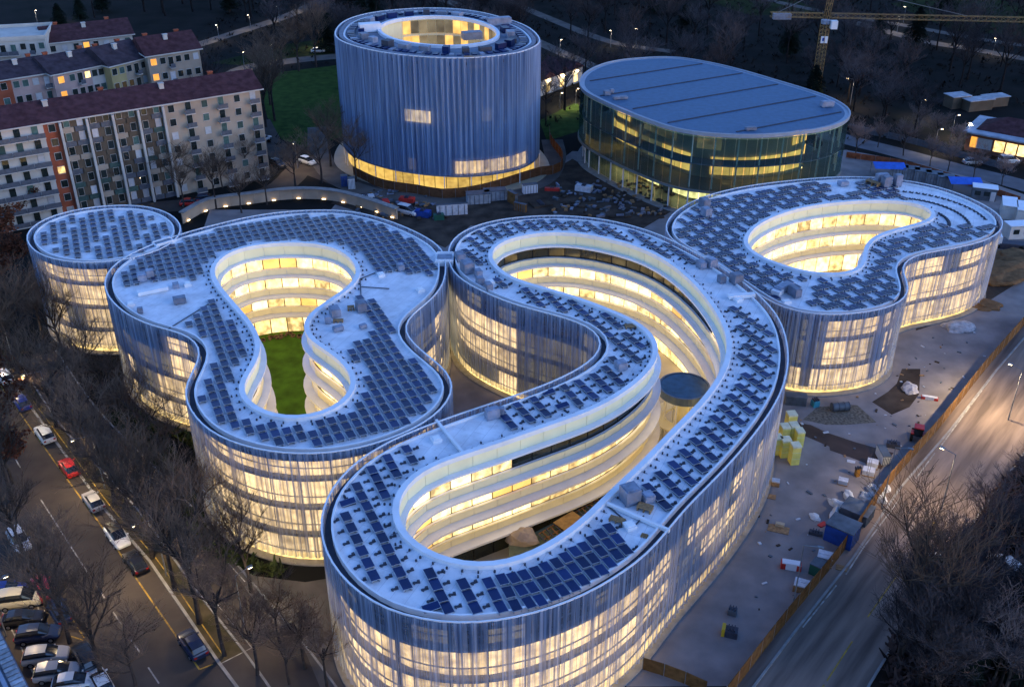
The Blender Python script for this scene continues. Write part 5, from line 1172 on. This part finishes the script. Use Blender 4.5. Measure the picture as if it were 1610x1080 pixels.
def pal(t, W_, p, d, rz):
    mb = MB(); mb.prism([W_(x, y) for x, y in ((-d[0]*.55, -d[1]*.55), (d[0]*.55, -d[1]*.55), (d[0]*.55, d[1]*.55), (-d[0]*.55, d[1]*.55))], .0, .14); mb.build('pallet', M_wood, t)
    for k in range(2): mb = MB(); mb.prism([W_(x, y) for x, y in ((-d[0]*.52, -d[1]*.5 + k * d[1] * .52), (d[0]*.52, -d[1]*.5 + k * d[1] * .52), (d[0]*.52, -.03 + k * d[1] * .52), (-d[0]*.52, -.03 + k * d[1] * .52))], d[2] + .005, d[2] + .16); mb.build('bag', M_bag, t)
def lid(t, W_, p, d, rz):
    mb = MB(); mb.prism([W_(x, y) for x, y in ((-d[0]*.52, -d[1]*.52), (d[0]*.52, -d[1]*.52), (d[0]*.52, d[1]*.52), (-d[0]*.52, d[1]*.52))], d[2], d[2] + .1); mb.build('lid', M_greyc, t)
    for k in range(5): mb = MB(); x = -d[0] * .4 + k * d[0] * .2; a = W_(x, 0); mb.box((a[0], a[1], d[2] * .48), (.1, d[1] + .12, d[2] * .9), rz); mb.build('rib', M_greyc, t)
for px, py, d, lb in ((1371,733,(1.3,1.1,.7),'pallet of white bags next to the long white box'),(1365,745,(1.4,1.2,.6),'pallet of white bags next to a small orange machine'),(1325,760,(1.1,.9,.5),'single low pallet of white bags on the open screed'),(1296,884,(1.6,1.4,1.0),'white bags piled beside the green bin'),(1260,926,(1.6,1.3,.8),'pallet of pale goods beside the hoarding and lamp pole')):
    bx_thing('bag_pallet', lb, 'pallet', px, py, d, -.4, M_bag if '926' not in str(py) else M_wood, None, pal)
bx_thing('white_box', 'long white steel box standing on dark wet ground', 'container', 1387, 722, (1.0, 2.6, 1.3), .0, M_white, None, lid)
bx_thing('blue_skip', 'bright blue waste container against the rusty hoarding', 'container', 1322, 848, (2.6, 3.2, 2.3), SA, M_bluec, None, lid)
bx_thing('grey_skip', 'dark grey open container behind the blue one at the hoarding', 'container', 1346, 812, (2.6, 3.2, 1.4), SA, M_greyc, None, lid)
bx_thing('green_bin', 'green bin with grey lid against the rusty hoarding', 'bin', 1284, 900, (1.5, 1.3, 1.4), SA, M_green, None, lid)
M_redw = pm('barrier_red', (.50, .03, .02), .6, 0, .2, 1)
def stripes(t, W_, p, d, rz):
    for x in (-.42, .42): mb = MB(); mb.prism([W_(x * d[0] - .25, -d[1] * .53), W_(x * d[0] + .25, -d[1] * .53), W_(x * d[0] + .25, d[1] * .53), W_(x * d[0] - .25, d[1] * .53)], .05, d[2] * .9); mb.build('red_block', M_redw, t)
bx_thing('site_barrier', 'white site barrier with red end blocks on the open screed', 'barrier', 1243, 893, (2.0, .8, .9), -.25, M_white, None, stripes)
bx_thing('red_board', 'small red board lying near the white tarpaulin', 'board', 1293, 825, (1.1, .6, .12), .6, M_redw)
def spool(t, W_, p, d, rz):
    for k in range(3): mb = MB(); mb.box((*W_(-.3 + .3 * k, 0), d[2] + .15), (.12, d[1] * .8, .3), rz); mb.build('rack', M_mount, t)
bx_thing('tool_trolley', 'dark low trolley beside the small red board', 'trolley', 1282, 840, (1.5, .6, .4), -.4, M_mount, None, spool)
bx_thing('tool_trolley', 'dark machine with a pale cover standing alone near the mesh facade', 'trolley', 1151, 965, (.9, .7, .7), -.4, M_greyc, None, spool)
def ybar(t, W_, p, d, rz): mb = MB(); mb.box((*W_(-d[0] * .6, 0), d[2] * .6), (.35, d[1], d[2] * 1.3), rz); mb.build('yellow_shield', pm('machine_yellow', (.55, .36, .02), .5, 0, .2, 1), t); spool(t, W_, p, d, rz)
bx_thing('compressor', 'black compressor with a yellow side standing alone on the screed', 'machine', 1149, 998, (1.3, 1.0, .8), -.3, M_mount, None, ybar)
bx_thing('orange_machine', 'small upright orange machine between two bag pallets', 'machine', 1347, 748, (.5, .5, 1.1), .2, pm('machine_orange', (.36, .16, .02), .6, 0, .2, 1), None, spool)
bx_thing('dark_trailer', 'small dark trailer on the screed beside the red tractor', 'trailer', 1404, 702, (1.6, .9, .6), -.3, M_mount, None, spool)
bx_thing('timber_crate', 'small timber crate standing alone beside the lower mesh facade', 'crate', 1219, 762, (.9, .8, .6), -.3, M_wood, None, pal)
for px, py, d, lb in ((1208,780,(1.8,.9,.06),'yellowish timber sheet lying against the mesh facade'),(1224,832,(2.4,1.3,.06),'timber sheet with a pale box on it, lying on the screed'),(1338,726,(1.0,.6,.08),'small white sheet lying on the screed near dark wet ground'),(1323,893,(1.2,.9,.05),'pale board lying on the street side of the hoarding')):
    bx_thing('board', lb, 'board', px, py, d, -.35, M_wood if 'white' not in lb else M_bag)
bx_thing('carton', 'pale carton standing on a timber sheet', 'carton', 1226, 827, (1.0, .5, .35), -.35, pm('carton', (.5, .38, .24), .8, 0, .2, 2), z=.09)
M_tarp = pm('white_tarpaulin', (.60, .60, .58), .7, 0, .15, 1.2, .3); M_bluet = pm('blue_tarpaulin', (.02, .11, .50), .5, 0, .2, 1, .3)
lump('tarpaulin_heap', site(1281, 813), (.75, .6, .35), M_tarp, 5, 'small round white tarpaulin heap alone on the screed', 'heap')
for i, (px, py) in enumerate(((1362,782),(1378,776),(1390,770),(1371,770),(1384,786))): tag(lump('rubbish_bag', site(px, py), (.9, .7, .7), M_tarp, 11 + i), 'white rubbish bag in the heap against the hoarding', 'bag', 'white rubbish bags')
for i, (px, py, a) in enumerate(((1312,812,(.5,1.6,.9)),(1318,796,(.7,1.4,.8)),(1334,784,(1.3,.6,.8)))): tag(lump('tarpaulin_roll', site(px, py), a, M_tarp, 31 + i), 'pale tarpaulin roll curling around the grey container', 'tarpaulin', 'pale tarpaulin rolls')
lump('rubble_heap', site(1508, 515), (2.6, 1.8, .9), pm('pale_rubble', (.42, .40, .40), .9, 0, .3, 2, .4), 41, 'pale rubble heap on the earth beside the bean-shaped building', 'heap')
lump('rubble_heap', site(1430, 612), (1.5, 1.1, .8), pm('pale_rubble'  , (.42, .40, .40)), 42, 'white sheeting heap on the curved planting bed', 'heap')
for i, (px, py, a, lb) in enumerate(((1575,432,(6,4,1.7),'broad brown sand heap behind the bean-shaped building'),(1600,412,(5,4,1.4),'sandy heap next to the broad brown one'),(1545,480,(3,2,.8),'low earth heap along the site track'))): tag(lump('sand_heap', site(px, py), a, pm('brown_sand', (.17, .10, .05), .95, 0, .3, 1, .4), 51 + i), lb, 'heap')
def cyl_thing(name, label, cat, px, py, r, L, rz, mat, z=.02):
    p = site(px, py); t = thing(name, label, cat, (p.x, p.y, z)); d = Vector((math.cos(rz), math.sin(rz), 0)) * L / 2; c = Vector((p.x, p.y, z + r)); mb = MB(); mb.tube(c - d, c + d, r, n=16); mb.build('drum', mat, t)
    for s in (-1, -.3, .4, 1): mb = MB(); mb.tube(c + d * s * .96 - d * .03, c + d * s * .96 + d * .03, r * 1.06, n=16); mb.build('hoop', M_mount, t)
cyl_thing('tank', 'dark horizontal tank lying in the gravel trench', 'tank', 1320, 645, .6, 2.4, .1, M_greyc)
bx_thing('dark_plant', 'dark generator set standing behind the yellow insulation stacks', 'machine', 1250, 634, (2.8, 1.3, 1.3), -.15, M_greyc, None, lid)
bx_thing('cyan_tank', 'small turquoise water tank next to the dark generator', 'tank', 1281, 638, (.9, .9, .9), .3, pm('turquoise', (.05, .28, .34), .4, 0, .2, 1), None, spool)
bx_thing('red_barrier', 'red and white barrier lying on the paving by the curved bed', 'barrier', 1461, 628, (2.0, .5, .5), -.3, M_bag, None, stripes)
# cabins and containers on the far side
M_cabin = pm('cabin_white', (.50, .49, .46), .6, 0, .12, .8)
def cabin(px, py, d, rz, lb, mat, group=None):
    def ex(t, W_, p, d, rz):
        mb = MB(); mb.prism([W_(x, y) for x, y in ((-d[0]*.53, -d[1]*.53), (d[0]*.53, -d[1]*.53), (d[0]*.53, d[1]*.53), (-d[0]*.53, d[1]*.53))], d[2], d[2] + .14); mb.build('roof', M_ledge, t)
        for x in (-.28, .1):
            q = W_(x * d[0], -d[1] * .5 - .02); inst('window', WINM['N'], t, (q[0], q[1], d[2] * .58), rz, (1.1, 1, .9))
        q = W_(.36 * d[0], -d[1] * .5 - .02); inst('door', WINM['B'], t, (q[0], q[1], 1.0), rz, (.9, 1, 1.95))
    return bx_thing('site_cabin', lb, 'cabin', px, py, d, rz, mat, group, ex)
cabin(1583, 338, (5, 2.6, 2.7), 1.2, 'white site cabin behind the rounded end of the bean-shaped building', M_cabin); cabin(1606, 345, (5, 2.6, 2.7), 1.2, 'white site cabin next to the first, behind the bean-shaped building'.replace('first', 'other cabin'), M_cabin)
cabin(1602, 372, (5.5, 2.5, 2.6), .1, 'long white cabin with two windows facing the site', M_cabin); cabin(1545, 312, (4.5, 2.5, 2.5), -.35, 'grey cabin behind the solar roof rim', M_greyc)
for px, py in ((1412,278),(1430,281),(1448,285),(1466,289),(1484,294)): bx_thing('container', 'grey steel container in the row along the back road', 'container', px, py, (3.2, 2.4, 2.4), -.3, pm('container_grey', (.22, .25, .29), .6, .1, .3, .8, orand=.3), 'containers along the back road', lid)
for px, py, lb in ((1392,276,'blue tarpaulin shelter beside the timber stack and grey containers'),(1510,300,'small blue tarpaulin shelter at the end of the grey containers')):
    p = site(px, py); t = thing('tarpaulin_shelter', lb, 'shelter', (p.x, p.y, 0)); mb = MB(); a, b = 3.2, 2.2
    for k in range(2): s = 1 if k else -1; mb.face([(p.x - a, p.y, 3.1), (p.x + a, p.y - .6, 3.1), (p.x + a, p.y + s * b - .6, 2.3), (p.x - a, p.y + s * b, 2.3)])
    mb.build('cover', M_bluet, t)
    for x in (-2.9, 2.9):
        for y in (-1.9, 1.3): mb = MB(); mb.tube((p.x + x, p.y + y, 0), (p.x + x, p.y + y, 2.4), .06, n=6); mb.build('post', M_pole, t)
bx_thing('flatbed_truck', 'flatbed truck with white cab beside the bean-shaped building', 'truck', 1590, 390, (4.6, 2.0, 1.1), -.25, M_mount, None, lambda t, W_, p, d, rz: ([(lambda mb: (mb.box((*W_(-d[0] * .6, 0), 1.3), (1.5, 1.9, 2.0), rz), mb.build('cab', M_white, t)))(MB())] + [(lambda mb, q=q: (mb.tube((*W_(q[0], q[1] - .15), .45), (*W_(q[0], q[1] + .15), .45), .45, n=12), mb.build('wheel', M_tyre, t)))(MB()) for q in ((-2.6, -.9), (-2.6, .9), (1.4, -.9), (1.4, .9))]))
# stores in front of the tower
for px, py, d, rz, m_, lb in ((711,338,(6.0,.5,2.2),.18,M_bag,'tall pale panel rack standing before the tower hoarding'),(752,318,(4.6,2.2,2.0),.2,pm('skip_grey', (.30, .33, .36), .6, .1, .3, 1),'grey skip container before the tower'),(778,313,(4.4,2.2,2.0),.2,pm('skip_grey', (.3, .3, .3)),'grey skip container beside the first one before the tower'.replace('the first one', 'another skip')),(833,303,(3.0,1.2,1.8),.3,M_white,'white crate stack before the tower hoarding'),(806,320,(.7,2.6,2.4),.6,M_hoard,'rust-brown board standing on edge near the white crates'),(818,332,(2.6,.6,1.6),-.5,M_hoard,'rust-brown trestle lying on the muddy ground'),(598,322,(3.5,2,.8),.3,M_redw,'red formwork stack before the tower'),(640,318,(3,1.5,1.0),-.2,M_redw,'red steel frame stack beside the white van'),(575,312,(3.4,1.4,.6),.3,M_bag,'pale plank stack by the lane before the tower'),(542,292,(1.4,1.2,2.2),.2,M_bluec,'blue portable toilet by the lane before the tower'),(553,296,(1.4,1.2,2.2),.2,M_white,'white portable toilet beside the blue one'),(665,340,(3,1.6,1.2),-.3,M_bluec,'small blue truck body beside the white van'),(918,300,(3.4,1.7,1.2),-.4,M_bag,'pale stack on the mud before the oval hall'),(690,345,(2,1.2,1.1),.2,M_green,'green crate before the tower hoarding'),(868,300,(3,.8,.6),-.1,M_redw,'low red beam stack on the mud'),(850,322,(4,3,.3),.4,M_mud,'low earth mat on the muddy ground')):
    bx_thing('material_stack', lb, 'stack', px, py, d, rz, m_, None, lid if d[2] > 1.5 else spool)
mb = MB(); rr = random.Random(9)
for _ in range(260):
    p = site(rr.uniform(870, 1060), rr.uniform(285, 345)) if rr.random() < .7 else site(rr.uniform(560, 700), rr.uniform(300, 345))
    mb.box((p.x, p.y, .2), (rr.uniform(.3, 1.6), rr.uniform(.2, .8), rr.uniform(.1, .5)), rr.random() * 3, mi=rr.randrange(4))
o = mb.build('site_debris', [M_unit, M_wood, M_greyc, M_mud], kind='stuff'); tag(o, 'scattered site debris on the muddy ground before the tower and hall', 'debris')

mb = MB()
for _ in range(230):
    px, py = rr.uniform(1180, 1560), rr.uniform(520, 1000); p = site(px, py)
    if inside(p, s_c) or inside(p, offset(ne_c, 1)) or not inside(p, sites([(1060,1000),(1159,1070),(1322,862),(1550,575),(1600,510),(1560,420),(1430,560),(1260,640),(1200,730),(1090,880)])): continue
    s_ = rr.uniform(.08, .32); mb.box((p.x, p.y, .02 + s_ * .2), (s_ * rr.uniform(1, 3), s_, s_ * .4), rr.random() * 3, mi=rr.randrange(4))
o = mb.build('site_debris', [M_bag, M_wood, M_mud, M_greyc], kind='stuff'); tag(o, 'small scraps and offcuts scattered over the screed by the largest building', 'debris')

# ================================================================== tower crane
M_cry = pm('crane_yellow', (.30, .17, .05), .5, .1, .2, 1)
bp = site(1281, 150); cr = thing('tower_crane', 'yellow lattice tower crane rising behind the oval glass hall', 'crane', (bp.x, bp.y, 0))
top = 46.0
# mast foot is hidden behind the hall; its height follows from the slewing ring in the photograph
v_ = (35 - 540) / 1610; top = CAM_H - bp.y * (SP + v_ * CP) / (CP - v_ * SP)
def lattice_beam(mb, a, b, w_, n, r=.07):
    a, b = Vector(a), Vector(b); d = (b - a).normalized(); s = d.orthogonal().normalized() if abs(d.z) > .5 else d.cross(Vector((0, 0, 1))).normalized(); u = d.cross(s).normalized()
    C = [(s * x + u * y) * w_ / 2 for x, y in ((-1, -1), (1, -1), (1, 1), (-1, 1))]
    for c_ in C: mb.tube(a + c_, b + c_, r, n=4)
    for k in range(n):
        p, q = a.lerp(b, k / n), a.lerp(b, (k + 1) / n)
        for i in range(4):
            j = (i + 1) % 4; mb.tube(p + C[i], q + C[j], r * .6, n=3, cap=False); mb.tube(p + C[i], p + C[j], r * .6, n=3, cap=False)
mb = MB(); lattice_beam(mb, (bp.x, bp.y, 0), (bp.x, bp.y, top), 1.7, 18, .08); mb.build('mast', M_cry, cr)
mb = MB(); lattice_beam(mb, (bp.x + 1, bp.y, top + 1.6), (bp.x + 62, bp.y - 6, top + 1.6), 1.1, 34, .055); mb.build('jib', M_cry, cr)
mb = MB(); lattice_beam(mb, (bp.x - 1, bp.y, top + 1.6), (bp.x - 14, bp.y + 1.3, top + 1.6), 1.1, 8, .06); mb.build('counter_jib', M_cry, cr)
mb = MB(); lattice_beam(mb, (bp.x, bp.y, top), (bp.x + .6, bp.y, top + 9), 1.1, 6, .06); mb.build('peak', M_cry, cr)
mb = MB(); mb.tube((bp.x + .6, bp.y, top + 9), (bp.x + 34, bp.y - 3.3, top + 2.2), .06, n=4); mb.tube((bp.x + .6, bp.y, top + 9), (bp.x - 12, bp.y + 1.1, top + 2.2), .06, n=4); mb.build('stay_cable', M_pole, cr)
mb = MB(); mb.box((bp.x - 11, bp.y + 1.1, top + 1.2), (4.5, 1.6, 1.4)); mb.build('counterweight', M_unit, cr)
mb = MB(); mb.box((bp.x + 1.8, bp.y - 1.2, top - .4), (1.6, 1.5, 2.0)); mb.build('cab', M_white, cr)
mb = MB(); mb.box((bp.x, bp.y - 1.05, top - 4.2), (1.7, .12, 1.7)); sg = mb.build('sign_board', M_white, cr)
mb = MB(); mb.box((bp.x - .25, bp.y - 1.13, top - 4.1), (.6, .05, .8)); mb.build('mark', M_bluec, sg)
mb = MB(); mb.tube((bp.x, bp.y, top - .4), (bp.x, bp.y, top + .5), 1.2, n=14); mb.build('slewing_ring', M_unit, cr)
